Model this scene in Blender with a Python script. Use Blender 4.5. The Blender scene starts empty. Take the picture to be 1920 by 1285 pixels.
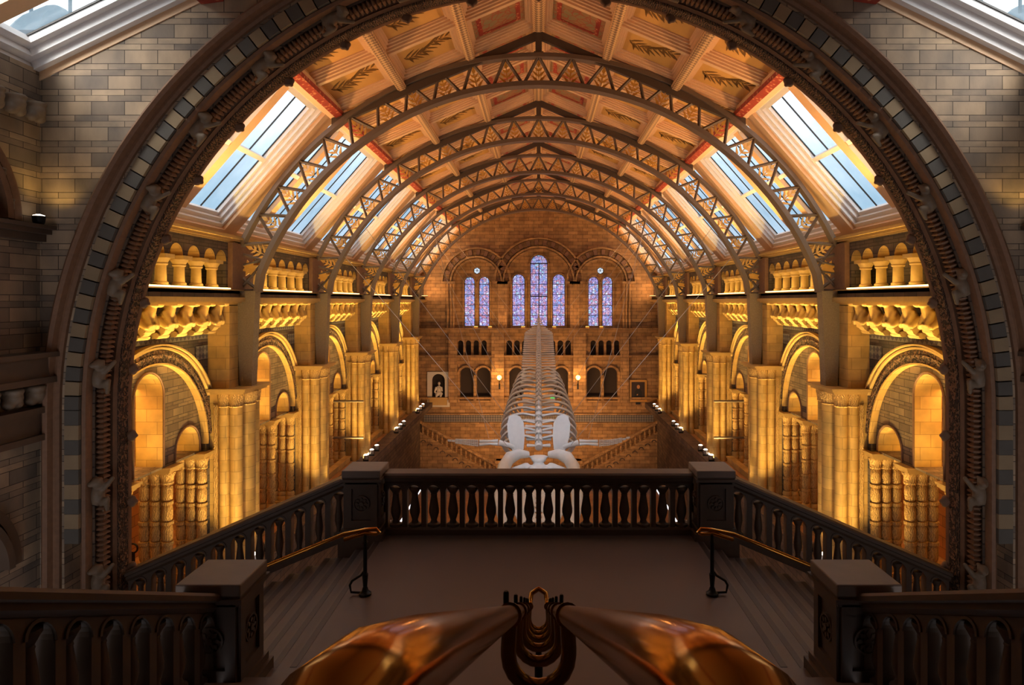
import bpy, bmesh, math, random
from mathutils import Vector, Matrix
from mathutils.geometry import tessellate_polygon
PI = math.pi; rnd = random.Random(7)
S = bpy.context.scene; COL = S.collection
# ------------------------------------------------------------------ camera, world, light, exposure
F = 1220.0                                     # focal length in pixels of the 1920 x 1285 frame; z = 0 is eye level
cd = bpy.data.cameras.new('camera'); cam = bpy.data.objects.new('camera', cd); COL.objects.link(cam)
cam.location = (0, 0, 0); cam.rotation_euler = (PI/2, 0, 0)
cd.sensor_width = 36; cd.lens = 36*F/1920; cd.shift_x = -50/1920; cd.shift_y = -77.5/1920
cd.clip_start = .05; cd.clip_end = 300; S.camera = cam
S.view_settings.view_transform = 'Standard'; S.view_settings.look = 'None'
S.view_settings.exposure = 0; S.view_settings.gamma = 1; S.view_settings.use_curve_mapping = False
w = bpy.data.worlds.new('sky'); S.world = w; w.use_nodes = True
nt = w.node_tree; bg = nt.nodes['Background']
tc = nt.nodes.new('ShaderNodeTexCoord'); sx = nt.nodes.new('ShaderNodeSeparateXYZ'); cr = nt.nodes.new('ShaderNodeValToRGB')
nt.links.new(tc.outputs['Generated'], sx.inputs[0]); nt.links.new(sx.outputs['Z'], cr.inputs[0]); nt.links.new(cr.outputs[0], bg.inputs[0])
e = cr.color_ramp.elements
for p_, c_ in ((.06, (.55, .63, .72, 1)), (.13, (.30, .44, .55, 1)), (.2, (.5, .64, .74, 1))): e.new(p_).color = c_
e[0].position = 0; e[0].color = (.9, .87, .92, 1); e[-1].position = .27; e[-1].color = (.93, .97, 1, 1)
bg.inputs[1].default_value = 1.8
WARM = (1, .64, .17); ORANGE = (1, .53, .22); COOL = (.45, .70, 1)
def area(loc, target, sx_, sy_, power, col=WARM, spread=PI):
    l = bpy.data.lights.new('area_light', 'AREA'); l.shape = 'RECTANGLE'; l.size = sx_; l.size_y = sy_; l.energy = power; l.color = col; l.spread = spread
    o = bpy.data.objects.new('area_light', l); o.location = loc
    z = (Vector(loc)-Vector(target)).normalized(); y = Vector((0, 1, 0)); x = y.cross(z)
    if x.length < .2: y = Vector((0, 0, 1)); x = y.cross(z)
    x.normalize(); y = z.cross(x)
    # size_y (long side) runs along the hall
    o.rotation_euler = Matrix((x, y, z)).transposed().to_euler(); COL.objects.link(o); return o
def spot(loc, target, power, col, ang, blend=.6, r=.1):
    l = bpy.data.lights.new('spot_light', 'SPOT'); l.energy = power; l.color = col; l.spot_size = math.radians(ang); l.spot_blend = blend; l.shadow_soft_size = r
    o = bpy.data.objects.new('spot_light', l); o.location = loc
    o.rotation_euler = (Vector(target)-Vector(loc)).to_track_quat('-Z', 'Y').to_euler(); COL.objects.link(o); return o
def point(loc, power, col, r=.1):
    l = bpy.data.lights.new('point_light', 'POINT'); l.energy = power; l.color = col; l.shadow_soft_size = r
    o = bpy.data.objects.new('point_light', l); o.location = loc; COL.objects.link(o); return o
YT = [17.8+6.07*k for k in range(5)]           # the five trusses
YC = [14.76+6.07*k for k in range(5)]          # centres of the five full bays
AR, AZ, XW, XS = 2.32, -3.74, 8.72, 8.85        # side arches: radius, springing height, wall plane, inner screen plane
YE = 46.5                                      # end wall
ARCH_Y, ARCH_Z = 11.0, -1.85
LAND = -4.2; GAL = -7.2; GROUND = -13.2
for s in (-1, 1):
    for k, yc in enumerate(YC+[44.4]):
        hl = 4.0 if k < 5 else 2.4; pw = 1 if k < 5 else .6
        area((s*7.93, yc, .36), (s*8.45, yc, 1.0), .06, hl, 24*pw, WARM)                # strip on the arcade ledge
        area((s*7.75, yc, 1.86), (s*4.2, yc, 6.2), .12, hl, 130*pw, ORANGE, 2.0)       # cove light on the upper cornice
        area((s*8.6, yc, .34), (s*8.55, yc, 2), .05, hl, 12*pw, WARM, 2.2)  # added light inside the passage, brightens the little arch undersides
        if k > 4: continue
        area((s*9.9, yc, -2.2), (s*9.2, yc, -5), 1.0, 3.0, 90, (1, .5, .14))           # gallery behind the arches
        area((s*7.5, yc, -6.7), (s*8.6, yc+.1, -2.0), .2, 3.4, 85, WARM, 1.5)         # floods on the gallery parapet
        area((s*7.45, yc, -6.6), (s*8.4, yc, -.3), .2, 4.2, 75, WARM, .5)            # narrow floods on the corbel table
        area((s*9.15, yc-.3, -3.85), (s*9.15, yc+.5, -2.6), .3, .3, 13, WARM, 2.4)    # added lights without fixtures, brightening the screen openings
        for u in (-1.64, 1.64): area((s*9.15, yc+u-.2, -3.85), (s*9.15, yc+u+.3, -3.3), .3, .2, 5, WARM, 2.6)
    for k, yt in enumerate([11.9]+YT):
        for g in (-1, 1):                                                              # added lights at the pier imposts, no fixtures, brightening the corbel table
            if 12 < yt+g*2 < 43: area((s*7.55, yt+g*.6, -2.15), (s*8.45, yt+g*2.9, -.35), .15, .15, 12, WARM, 1.3)
    for k, yt in enumerate(YT):
        area((s*7.7, yt-1.6, -6.85), (s*8.2, yt-.7, -3.5), .15, .5, 50, (1, .70, .24), 1.4)
        area((s*7.4, yt-.1, -6.85), (s*7.75, yt-.2, -3.0), .15, .6, 22, (1, .70, .24), 1.4)
    spot((s*8.05, 10.65, 1.5), (s*8.1, 11.0, 2.6), 14, WARM, 120)
    area((s*9.4, 7.5, 6.2), (s*7.2, 11, 2.8), 2.0, 7.0, 260, (1, .93, .85), 1.0)            # added light over the stair hall skylights, lifting the arch wall
area((0, 45.2, -2.0), (0, 46.4, 3), 12, .3, 170, ORANGE, 2.6)
area((0, 40, -9), (0, 46.5, -6), 10, .4, 560, ORANGE, 2.6)
spot((0, 20.5, 4.5), (0, 27.5, -5.9), 2300, COOL, 25)
area((0, 29, 5.2), (0, 30, -12), 6, 20, 150, ORANGE)
# ------------------------------------------------------------------ materials
def rgb(h): 
    c = [int(h[i:i+2], 16)/255 for i in (0, 2, 4)]
    return tuple((x/12.92 if x <= .04045 else ((x+.055)/1.055)**2.4) for x in c)+(1,)
def base(name, col, rough=.7, metal=0):
    m = bpy.data.materials.new(name); m.use_nodes = True; t = m.node_tree; b = t.nodes['Principled BSDF']
    b.inputs['Base Color'].default_value = col; b.inputs['Roughness'].default_value = rough; b.inputs['Metallic'].default_value = metal
    return m, t, b
def N(t, k, **kw):
    n = t.nodes.new(k)
    for a, v in kw.items():
        if a in n.inputs: n.inputs[a].default_value = v
        else: setattr(n, a, v)
    return n
def mixc(t, fac, a, b, mode='MIX'):
    n = t.nodes.new('ShaderNodeMix'); n.data_type = 'RGBA'; n.blend_type = mode
    for i, v in ((0, fac), (6, a), (7, b)):
        if hasattr(v, 'is_linked'): t.links.new(v, n.inputs[i])
        else: n.inputs[i].default_value = v
    return n.outputs[2]
def uvs(t, scale=1, obj=False):
    c = t.nodes.new('ShaderNodeTexCoord'); m = t.nodes.new('ShaderNodeMapping'); m.inputs['Scale'].default_value = (scale,)*3
    t.links.new(c.outputs['Object' if obj else 'UV'], m.inputs[0]); return m.outputs[0]
def bump(t, b, h, strength, dist=.05):
    n = N(t, 'ShaderNodeBump'); n.inputs['Strength'].default_value = strength; n.inputs['Distance'].default_value = dist
    t.links.new(h, n.inputs['Height']); t.links.new(n.outputs[0], b.inputs['Normal'])
def noise(t, v, scale, detail=4):
    n = N(t, 'ShaderNodeTexNoise', Scale=scale, Detail=detail); t.links.new(v, n.inputs['Vector']); return n
def ramp(t, v, *stops):
    r = t.nodes.new('ShaderNodeValToRGB'); el = r.color_ramp.elements
    while len(el) < len(stops): el.new(.5)
    for q, (p, c) in zip(el, stops): q.position = p; q.color = c
    t.links.new(v, r.inputs[0]); return r.outputs[0]
def ashlar(name, c1, c2, cm, bw=.62, rh=.24, mortar=.012, rough=.8, vary=.5, bm=.6, warp=0):
    m, t, b = base(name, rgb(c1), rough); v = uvs(t)
    if warp:
        sp = t.nodes.new('ShaderNodeSeparateXYZ'); t.links.new(v, sp.inputs[0])
        m1 = t.nodes.new('ShaderNodeMath'); m1.operation = 'MULTIPLY'; m1.inputs[1].default_value = 2*PI/(rh*3); t.links.new(sp.outputs[1], m1.inputs[0])
        m2 = t.nodes.new('ShaderNodeMath'); m2.operation = 'SINE'; t.links.new(m1.outputs[0], m2.inputs[0])
        m3 = t.nodes.new('ShaderNodeMath'); m3.operation = 'MULTIPLY_ADD'; m3.inputs[1].default_value = rh*.3; t.links.new(m2.outputs[0], m3.inputs[0]); t.links.new(sp.outputs[1], m3.inputs[2])
        cb = t.nodes.new('ShaderNodeCombineXYZ'); t.links.new(sp.outputs[0], cb.inputs[0]); t.links.new(m3.outputs[0], cb.inputs[1]); v = cb.outputs[0]
    k = N(t, 'ShaderNodeTexBrick'); k.inputs['Color1'].default_value = rgb(c1); k.inputs['Color2'].default_value = rgb(c2); k.inputs['Mortar'].default_value = rgb(cm)
    for a, x in (('Scale', 1), ('Brick Width', bw), ('Row Height', rh), ('Mortar Size', mortar), ('Bias', 0), ('Mortar Smooth', .3)): k.inputs[a].default_value = x
    t.links.new(v, k.inputs['Vector'])
    n = noise(t, v, 2.2, 6); g = ramp(t, n.outputs[0], (.3, (1-vary,)*3+(1,)), (.72, (1.15, 1.1, 1.0, 1)))
    t.links.new(mixc(t, 1, k.outputs[0], g, 'MULTIPLY'), b.inputs['Base Color'])
    n2 = noise(t, v, 30, 3); a = t.nodes.new('ShaderNodeMath'); a.operation = 'MULTIPLY_ADD'; a.inputs[1].default_value = .2
    t.links.new(n2.outputs[0], a.inputs[0]); 
    iv = t.nodes.new('ShaderNodeMath'); iv.operation = 'SUBTRACT'; iv.inputs[0].default_value = 1; t.links.new(k.outputs['Fac'], iv.inputs[1])
    t.links.new(iv.outputs[0], a.inputs[2]); bump(t, b, a.outputs[0], bm, .02); return m
def carved(name, c, dark, scale=9, strength=1., rough=.75):
    m, t, b = base(name, rgb(c), rough); v = uvs(t, 1, True)
    vo = N(t, 'ShaderNodeTexVoronoi', Scale=scale); vo.feature = 'SMOOTH_F1'; t.links.new(v, vo.inputs['Vector'])
    wv = N(t, 'ShaderNodeTexWave', Scale=scale*.8, Distortion=9.); wv.inputs['Detail Scale'].default_value = 1.5; t.links.new(v, wv.inputs['Vector'])
    mx = mixc(t, .5, vo.outputs['Distance'], wv.outputs['Color'])
    t.links.new(mixc(t, ramp(t, mx, (.3, (0, 0, 0, 1)), (.6, (1, 1, 1, 1))), rgb(dark), rgb(c)), b.inputs['Base Color'])
    bump(t, b, mx, strength, .06); return m
def plain(name, c, rough=.6, metal=0, nz=.0, nscale=12, bm=.15):
    m, t, b = base(name, rgb(c), rough, metal)
    v = uvs(t, 1, True); n = noise(t, v, nscale, 5); lo = tuple(x*(1-nz) for x in rgb(c)[:3])+(1,)
    t.links.new(mixc(t, n.outputs[0], lo, rgb(c)), b.inputs['Base Color'])
    if bm: bump(t, b, n.outputs[0], bm, .02)
    return m
M = {}
M['brick'] = ashlar('buff_stone_block_wall', 'b29a80', '7c6e62', '4c4037', .56, .145, .007, .8, .4, .6, 1)
M['stone'] = ashlar('buff_ashlar', 'c49e5c', 'b08a48', '8a6c3c', .5, .3, .006, .7, .3, .4)
M['spandrel'] = ashlar('grey_brown_block', '6c5b4e', '4f4640', '342b25', .45, .12, .01, .8, .4, .6, 1)
M['screen'] = ashlar('brown_block_screen', '8e785e', '6a5846', '40342a', .45, .12, .01, .8, .4, .6, 1)
M['end'] = ashlar('end_wall_block', 'b08a5c', '8f6d48', '5c442c', .7, .25, .012, .8, .4)
M['darkbrick'] = ashlar('dark_block', '6a5542', '503f33', '2c221b', .7, .22, .012, .85, .4)
M['carved'] = carved('carved_buff_stone', 'c49a58', 'a07c44', 9, .45)
M['carvedbrown'] = carved('carved_brown_stone', '8a6446', '3d2a1c', 11, 1.2)
M['brown'] = plain('brown_terracotta', '8a6448', .65, 0, .45)
M['mould'] = plain('buff_moulding', 'bc9858', .65, 0, .3)
M['beast'] = plain('carved_beast_stone', 'd0a85c', .6, 0, .35)
M['beastdark'] = plain('dark_beast_stone', '85705a', .6, 0, .4)
M['blocklight'] = plain('pale_voussoir', 'a08868', .8, 0, .35, 4)
M['blockdark'] = plain('blue_grey_voussoir', '625c54', .8, 0, .3, 4)
M['iron'] = plain('brown_painted_iron', '6a5848', .5, 0, .2)
M['ironleg'] = carved('patterned_painted_iron', '94805e', '7c6a4c', 30, .3, .5)
M['irondark'] = plain('dark_brown_iron', '4e4034', .5, 0, .2)
M['gilt'] = plain('gilt_leaf', 'e0a84a', .4, .15, .25)
M['cream'] = plain('cream_ceiling_frame', 'dcb48c', .6, 0, .15)
M['white'] = plain('white_painted_frame', 'e6e2e0', .6, 0, .1)
M['chev'] = None
def chev():
    m, t, b = base('chevron_painted_beam', rgb('d8b084'), .6); v = uvs(t)
    k = N(t, 'ShaderNodeTexChecker', Scale=11.); k.inputs['Color1'].default_value = rgb('d8b080'); k.inputs['Color2'].default_value = rgb('8d6c50')
    mp = t.nodes.new('ShaderNodeMapping'); mp.inputs['Rotation'].default_value = (0, 0, PI/4); t.links.new(v, mp.inputs[0]); t.links.new(mp.outputs[0], k.inputs[0])
    t.links.new(k.outputs[0], b.inputs['Base Color']); return m
M['chev'] = chev()
def redband():
    m, t, b = base('red_patterned_purlin', rgb('a0402c'), .6); v = uvs(t)
    k = N(t, 'ShaderNodeTexVoronoi', Scale=9.); t.links.new(v, k.inputs['Vector'])
    t.links.new(ramp(t, k.outputs['Distance'], (.25, rgb('c88860')), (.32, rgb('a33c2a')), (1, rgb('8c3022'))), b.inputs['Base Color']); return m
M['red'] = redband()
def painted(name, ground, dark, edge):
    m, t, b = base(name, rgb(ground), .55); v = uvs(t, 1, True)
    n = noise(t, v, 3, 5); c = mixc(t, ramp(t, n.outputs[0], (.35, (0, 0, 0, 1)), (.7, (1, 1, 1, 1))), rgb(ground), rgb(edge))
    wv = N(t, 'ShaderNodeTexVoronoi', Scale=4.5); wv.feature = 'DISTANCE_TO_EDGE'; t.links.new(v, wv.inputs['Vector'])
    t.links.new(mixc(t, ramp(t, wv.outputs['Distance'], (.03, (1, 1, 1, 1)), (.07, (0, 0, 0, 1))), c, rgb(dark)), b.inputs['Base Color']); return m
M['pgold'] = plain('gold_painted_panel', 'd8a45c', .55, 0, .3, 2.5, 0)
M['pred'] = painted('red_green_painted_panel', '8f8460', 'a8583c', 'b07a50')
M['leaf'] = plain('painted_brown_leaf', '75501f', .6, 0, .3)
M['diaper'] = None
def diaper():
    m, t, b = base('diamond_patterned_band', rgb('6a625c'), .8); v = uvs(t)
    mp = t.nodes.new('ShaderNodeMapping'); mp.inputs['Rotation'].default_value = (0, 0, PI/4); mp.inputs['Scale'].default_value = (8, 8, 8); t.links.new(v, mp.inputs[0])
    k = N(t, 'ShaderNodeTexChecker', Scale=1.); k.inputs['Color1'].default_value = rgb('777068'); k.inputs['Color2'].default_value = rgb('4e4a4c'); t.links.new(mp.outputs[0], k.inputs[0])
    t.links.new(k.outputs[0], b.inputs['Base Color']); return m
M['diaper'] = diaper()
M['darkstone'] = plain('dark_balustrade_stone', '5e4a3b', .55, 0, .35, 6)
M['capstone'] = plain('grey_cap_stone', '7d6c5f', .5, 0, .25, 5)
M['slate'] = plain('landing_stone', '70605a', .5, 0, .22, 1.2, .05)
M['edge_shade'] = plain('step_edge_shade', '473b37', .5, 0, .25, 4, .05)  # dark tone for the shade at the step edges
M['brass'] = plain('polished_brass', 'd0903f', .17, 1, .15, 3, .02)
M['brassd'] = plain('aged_brass', 'a87c3a', .22, 1, .3, 6, .05)
M['black'] = plain('black_iron', '1c1814', .45, .3, .2)
M['bone'] = plain('pale_bone', 'cfcdc8', .55, 0, .22, 5, .2)
M['steel'] = plain('steel_cable', 'a89c90', .35, .6, .1)
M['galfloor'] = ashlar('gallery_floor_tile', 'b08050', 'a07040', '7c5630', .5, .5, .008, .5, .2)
M['marble'] = plain('white_marble', 'cfc6b4', .5, 0, .15)
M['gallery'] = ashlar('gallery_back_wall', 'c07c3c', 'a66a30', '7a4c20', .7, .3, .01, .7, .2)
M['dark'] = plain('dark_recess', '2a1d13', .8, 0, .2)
M['gold'] = plain('gilt_picture_frame', 'd09a48', .4, .2, .2)
M['canvas'] = plain('brown_portrait_canvas', '3a2614', .5, 0, .5, 4)
M['lead'] = plain('grey_blue_lead', '8fa4ae', .6, 0, .2)
def emit(name, c, st):
    m, t, b = base(name, rgb(c), .5); b.inputs['Emission Color'].default_value = rgb(c); b.inputs['Emission Strength'].default_value = st; return m
M['striplight'] = emit('led_strip', 'ffd9a0', 2.2)
M['lamp'] = emit('lamp_face', 'fff0d8', 5)
M['globe'] = emit('glowing_globe', 'ffc060', 6)
M['greensign'] = emit('lit_green_sign', '20b060', .5)
def glass(name, tint, dirt):
    m = bpy.data.materials.new(name); m.use_nodes = True; t = m.node_tree; t.nodes.remove(t.nodes['Principled BSDF']); o = t.nodes['Material Output']
    tr = N(t, 'ShaderNodeBsdfTransparent'); gl = N(t, 'ShaderNodeBsdfGlossy', Roughness=.08); gl.inputs[0].default_value = (.8, .8, .8, 1)
    n = noise(t, uvs(t, 1, True), 1.5, 5); t.links.new(mixc(t, n.outputs[0], rgb(tint), rgb(dirt)), tr.inputs[0])
    mx = N(t, 'ShaderNodeMixShader'); mx.inputs[0].default_value = .06; t.links.new(tr.outputs[0], mx.inputs[1]); t.links.new(gl.outputs[0], mx.inputs[2]); t.links.new(mx.outputs[0], o.inputs[0]); return m
M['glass'] = glass('skylight_glass', 'ffffff', 'e4ecf2')
def stained():
    m = bpy.data.materials.new('stained_glass'); m.use_nodes = True; t = m.node_tree; t.nodes.remove(t.nodes['Principled BSDF']); o = t.nodes['Material Output']
    v = uvs(t, 1, True); vo = N(t, 'ShaderNodeTexVoronoi', Scale=6.5); t.links.new(v, vo.inputs['Vector'])
    ve = N(t, 'ShaderNodeTexVoronoi', Scale=6.5); ve.feature = 'DISTANCE_TO_EDGE'; t.links.new(v, ve.inputs['Vector'])
    s = t.nodes.new('ShaderNodeSeparateColor'); t.links.new(vo.outputs['Color'], s.inputs[0])
    c = ramp(t, s.outputs[0], (0, rgb('c4b8dc')), (.3, rgb('d8d0ea')), (.5, rgb('b4c6e6')), (.66, rgb('e2ccd8')), (.84, rgb('d8b4c4')), (.9, rgb('e6e6f4')), (1, rgb('c8dce6')))
    c2 = mixc(t, ramp(t, ve.outputs['Distance'], (.02, (1, 1, 1, 1)), (.05, (0, 0, 0, 1))), c, rgb('6e6484'))
    tr = N(t, 'ShaderNodeBsdfTransparent'); tl = N(t, 'ShaderNodeBsdfTranslucent'); t.links.new(c2, tr.inputs[0]); t.links.new(c2, tl.inputs[0])
    mx = N(t, 'ShaderNodeMixShader'); mx.inputs[0].default_value = .25; t.links.new(tr.outputs[0], mx.inputs[1]); t.links.new(tl.outputs[0], mx.inputs[2]); t.links.new(mx.outputs[0], o.inputs[0]); return m
M['stained'] = stained()
# ------------------------------------------------------------------ mesh helpers
def arc(cx, cz, r, a0, a1, n): return [(cx+r*math.cos(a0+(a1-a0)*i/n), cz+r*math.sin(a0+(a1-a0)*i/n)) for i in range(n+1)]
def archpoly(c, hw, z0, zs, n=14): return [(c-hw, z0), (c+hw, z0)]+arc(c, zs, hw, 0, PI, n)
class MB:
    def __init__(s): s.v = []; s.f = []; s.m = []
    def add(s, vs, fs, mi=0):
        o = len(s.v); s.v += [tuple(p) for p in vs]; s.f += [tuple(i+o for i in f) for f in fs]; s.m += [mi]*len(fs); return s
    def box(s, a, b, mi=0):
        x0, y0, z0 = (min(p, q) for p, q in zip(a, b)); x1, y1, z1 = (max(p, q) for p, q in zip(a, b))
        return s.add([(x0,y0,z0),(x1,y0,z0),(x1,y1,z0),(x0,y1,z0),(x0,y0,z1),(x1,y0,z1),(x1,y1,z1),(x0,y1,z1)],
              [(0,3,2,1),(4,5,6,7),(0,1,5,4),(1,2,6,5),(2,3,7,6),(3,0,4,7)], mi)
    def tube(s, path, r, n=8, closed=False, mi=0, flat=1):
        P = [Vector(p) for p in path]; L = len(P); R = r if isinstance(r, (list, tuple)) else [r]*L
        T = []
        for i in range(L):
            a = P[(i-1) % L] if closed or i > 0 else P[i]; b = P[(i+1) % L] if closed or i < L-1 else P[i]
            T.append((b-a).normalized())
        u = T[0].orthogonal().normalized()
        if abs(T[0].z) < .9: u = (Vector((0, 0, 1))-T[0]*T[0].z).normalized()
        vs = []
        for i in range(L):
            u = (u-T[i]*u.dot(T[i])).normalized(); v = T[i].cross(u)
            for j in range(n): a = 2*PI*j/n; vs.append(P[i]+(u*math.cos(a)*flat+v*math.sin(a))*R[i])
        fs = [(i*n+j, i*n+(j+1) % n, (i+1)*n+(j+1) % n, (i+1)*n+j) for i in range(L-1) for j in range(n)]
        if closed: fs += [((L-1)*n+j, (L-1)*n+(j+1) % n, (j+1) % n, j) for j in range(n)]
        else: fs += [tuple(range(n))[::-1], tuple(range((L-1)*n, L*n))]
        return s.add(vs, fs, mi)
    def lathe(s, prof, o=(0, 0, 0), n=12, mi=0, sy=1):
        vs = [(o[0]+r*math.cos(2*PI*j/n), o[1]+sy*r*math.sin(2*PI*j/n), o[2]+z) for r, z in prof for j in range(n)]; L = len(prof)
        fs = [(i*n+j, i*n+(j+1) % n, (i+1)*n+(j+1) % n, (i+1)*n+j) for i in range(L-1) for j in range(n)]
        return s.add(vs, fs+[tuple(range(n))[::-1], tuple(range((L-1)*n, L*n))], mi)
    def plate(s, outer, holes, mp, t, mi=0, back=True):
        loops = [outer]+list(holes); pts = [p for l in loops for p in l]
        tri = tessellate_polygon([[Vector((p[0], p[1], 0)) for p in l] for l in loops]); n = len(pts)
        vs = [mp(p[0], p[1], 0) for p in pts]+[mp(p[0], p[1], t) for p in pts]
        fs = [tuple(f) for f in tri]+([tuple(i+n for i in f[::-1]) for f in tri] if back else []); o = 0
        for l in loops:
            k = len(l); fs += [(o+i, o+(i+1) % k, n+o+(i+1) % k, n+o+i) for i in range(k)]; o += k
        return s.add(vs, fs, mi)
    def sweep(s, section, frames, closed=False, mi=0):
        """section: 2-D points (closed loop); frames: functions (a, b) -> xyz"""
        n = len(section); vs = [fr(a, b) for fr in frames for a, b in section]; L = len(frames)
        fs = [(i*n+j, i*n+(j+1) % n, (i+1)*n+(j+1) % n, (i+1)*n+j) for i in range(L-1) for j in range(n)]
        if not closed: fs += [tuple(range(n))[::-1], tuple(range((L-1)*n, L*n))]
        return s.add(vs, fs, mi)
    def ring(s, r0, r1, mp, t, a0, a1, n, mi=0):
        """annular sector centred on the origin of mp's plane"""
        fr = []
        for i in range(n+1):
            a = a0+(a1-a0)*i/n; fr.append(lambda r, d, a=a: mp(r*math.cos(a), r*math.sin(a), d))
        return s.sweep([(r0, 0), (r1, 0), (r1, t), (r0, t)], fr, False, mi)
    def mesh(s, name, mats, smooth=35):
        me = bpy.data.meshes.new(name); me.from_pydata(s.v, [], s.f)
        for m in (mats if isinstance(mats, (list, tuple)) else [mats]): me.materials.append(M[m] if isinstance(m, str) else m)
        me.polygons.foreach_set('material_index', s.m)
        b = bmesh.new(); b.from_mesh(me); bmesh.ops.recalc_face_normals(b, faces=b.faces); b.to_mesh(me); b.free()
        finish(me, smooth); return me
def finish(me, smooth=35):
    uv = me.uv_layers.new(name='UVMap').data; V = me.vertices; L = me.loops
    for p in me.polygons:
        n = p.normal; ax = max(range(3), key=lambda i: abs(n[i]))
        for li in p.loop_indices:
            c = V[L[li].vertex_index].co
            uv[li].uv = (c[1], c[2]) if ax == 0 else (c[0], c[2]) if ax == 1 else (c[0], c[1])
    if smooth:
        me.polygons.foreach_set('use_smooth', [True]*len(me.polygons)); me.set_sharp_from_angle(angle=math.radians(smooth))
    me.update()
def fused(name, balls, mat, voxel=.02, smooth_it=2):
    """balls: (centre, (rx, ry, rz)[, z-rotation]) fused into one continuous skin"""
    b = bmesh.new()
    for q in balls:
        c, r = q[0], q[1]; r = r if isinstance(r, tuple) else (r,)*3
        mt = Matrix.Translation(c) @ (q[2] if len(q) > 2 else Matrix()) @ Matrix.Diagonal(r+(1,))
        bmesh.ops.create_icosphere(b, subdivisions=2, radius=1, matrix=mt)
    me = bpy.data.meshes.new(name+'_raw'); b.to_mesh(me); b.free(); o = bpy.data.objects.new('tmp', me); COL.objects.link(o)
    r = o.modifiers.new('r', 'REMESH'); r.mode = 'VOXEL'; r.voxel_size = voxel
    sm = o.modifiers.new('s', 'SMOOTH'); sm.iterations = smooth_it; sm.factor = .5
    out = bpy.data.meshes.new_from_object(o.evaluated_get(bpy.context.evaluated_depsgraph_get())); bpy.data.objects.remove(o); bpy.data.meshes.remove(me)
    out.name = name; out.materials.clear(); out.materials.append(M[mat]); finish(out, 60); return out
def limb(a, b, ra, rb, n=5):
    a, b = Vector(a), Vector(b); return [(tuple(a.lerp(b, i/(n-1))), ra+(rb-ra)*i/(n-1)) for i in range(n)]
# ------------------------------------------------------------------ scene objects
def ob(name, me, parent=None, loc=(0, 0, 0), label=None):
    o = bpy.data.objects.new(name, me); COL.objects.link(o); o.location = loc
    if parent: o.parent = parent
    if label: o['label'] = label
    return o
def thing(name, label, cat, loc=(0, 0, 0), group=None, rz=0, me=None):
    o = bpy.data.objects.new(name, me); COL.objects.link(o); o.location = loc; o.rotation_euler = (0, 0, rz)
    o['label'] = label; o['category'] = cat
    if group: o['group'] = group
    o['kind'] = 'thing'
    return o
def struct(name, me, label=None):
    o = bpy.data.objects.new(name, me); COL.objects.link(o); o['kind'] = 'structure'
    if label: o['label'] = label
    return o
def kids(o): return [c for c in COL.objects if c.parent == o]
def spawn(parts, name, label, cat, loc, group=None, rz=0):
    """parts: (part name, mesh, index of parent part or None, local location); everything shares mesh data"""
    t = thing(name, label, cat, loc, group, rz); made = []
    for p in parts:
        made.append(ob(p[0], p[1], t if p[2] is None else made[p[2]], p[3] if len(p) > 3 else (0, 0, 0)))
    return t
ORD = ['first', 'second', 'third', 'fourth', 'fifth', 'sixth', 'seventh', 'eighth', 'ninth', 'tenth', 'eleventh', 'twelfth', 'thirteenth', 'fourteenth', 'fifteenth', 'sixteenth', 'seventeenth', 'eighteenth', 'nineteenth', 'twentieth']
SIDE = {-1: 'marble-memorial side', 1: 'oil-portrait side'}       # the end wall's memorial and portrait tell the two sides apart
SN = {-1: 'left', 1: 'right'}
def circle_frames(R0, y, zc, a0, a1, n):
    return [(lambda r, d, a=a0+(a1-a0)*i/n: ((R0+r)*math.cos(a), y+d, zc+(R0+r)*math.sin(a))) for i in range(n+1)]
def arch_frames(R0, y, zc, zb, n=60, m=8):
    """up one leg, over the semicircle, down the other leg; section coordinates (r, d)"""
    fr = [(lambda r, d, z=zb+(zc-zb)*i/m: (R0+r, y+d, z)) for i in range(m)]
    fr += circle_frames(R0, y, zc, 0, PI, n)
    fr += [(lambda r, d, z=zc-(zc-zb)*i/m: (-R0-r, y+d, z)) for i in range(1, m+1)]
    return fr
#================================================================== LARGE STRUCTURE
RIDGE, PUR, SKY1 = (0, 7.5), (5.65, 5.1), (8.52, 1.8)
# ---- floors
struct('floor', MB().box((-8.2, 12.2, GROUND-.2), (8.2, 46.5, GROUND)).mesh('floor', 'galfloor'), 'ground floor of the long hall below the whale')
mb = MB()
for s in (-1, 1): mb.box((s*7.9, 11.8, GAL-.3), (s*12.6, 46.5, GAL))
struct('floor_gallery', mb.mesh('floor_gallery', 'galfloor'), 'tiled floors of the galleries behind the side arches')
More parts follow.
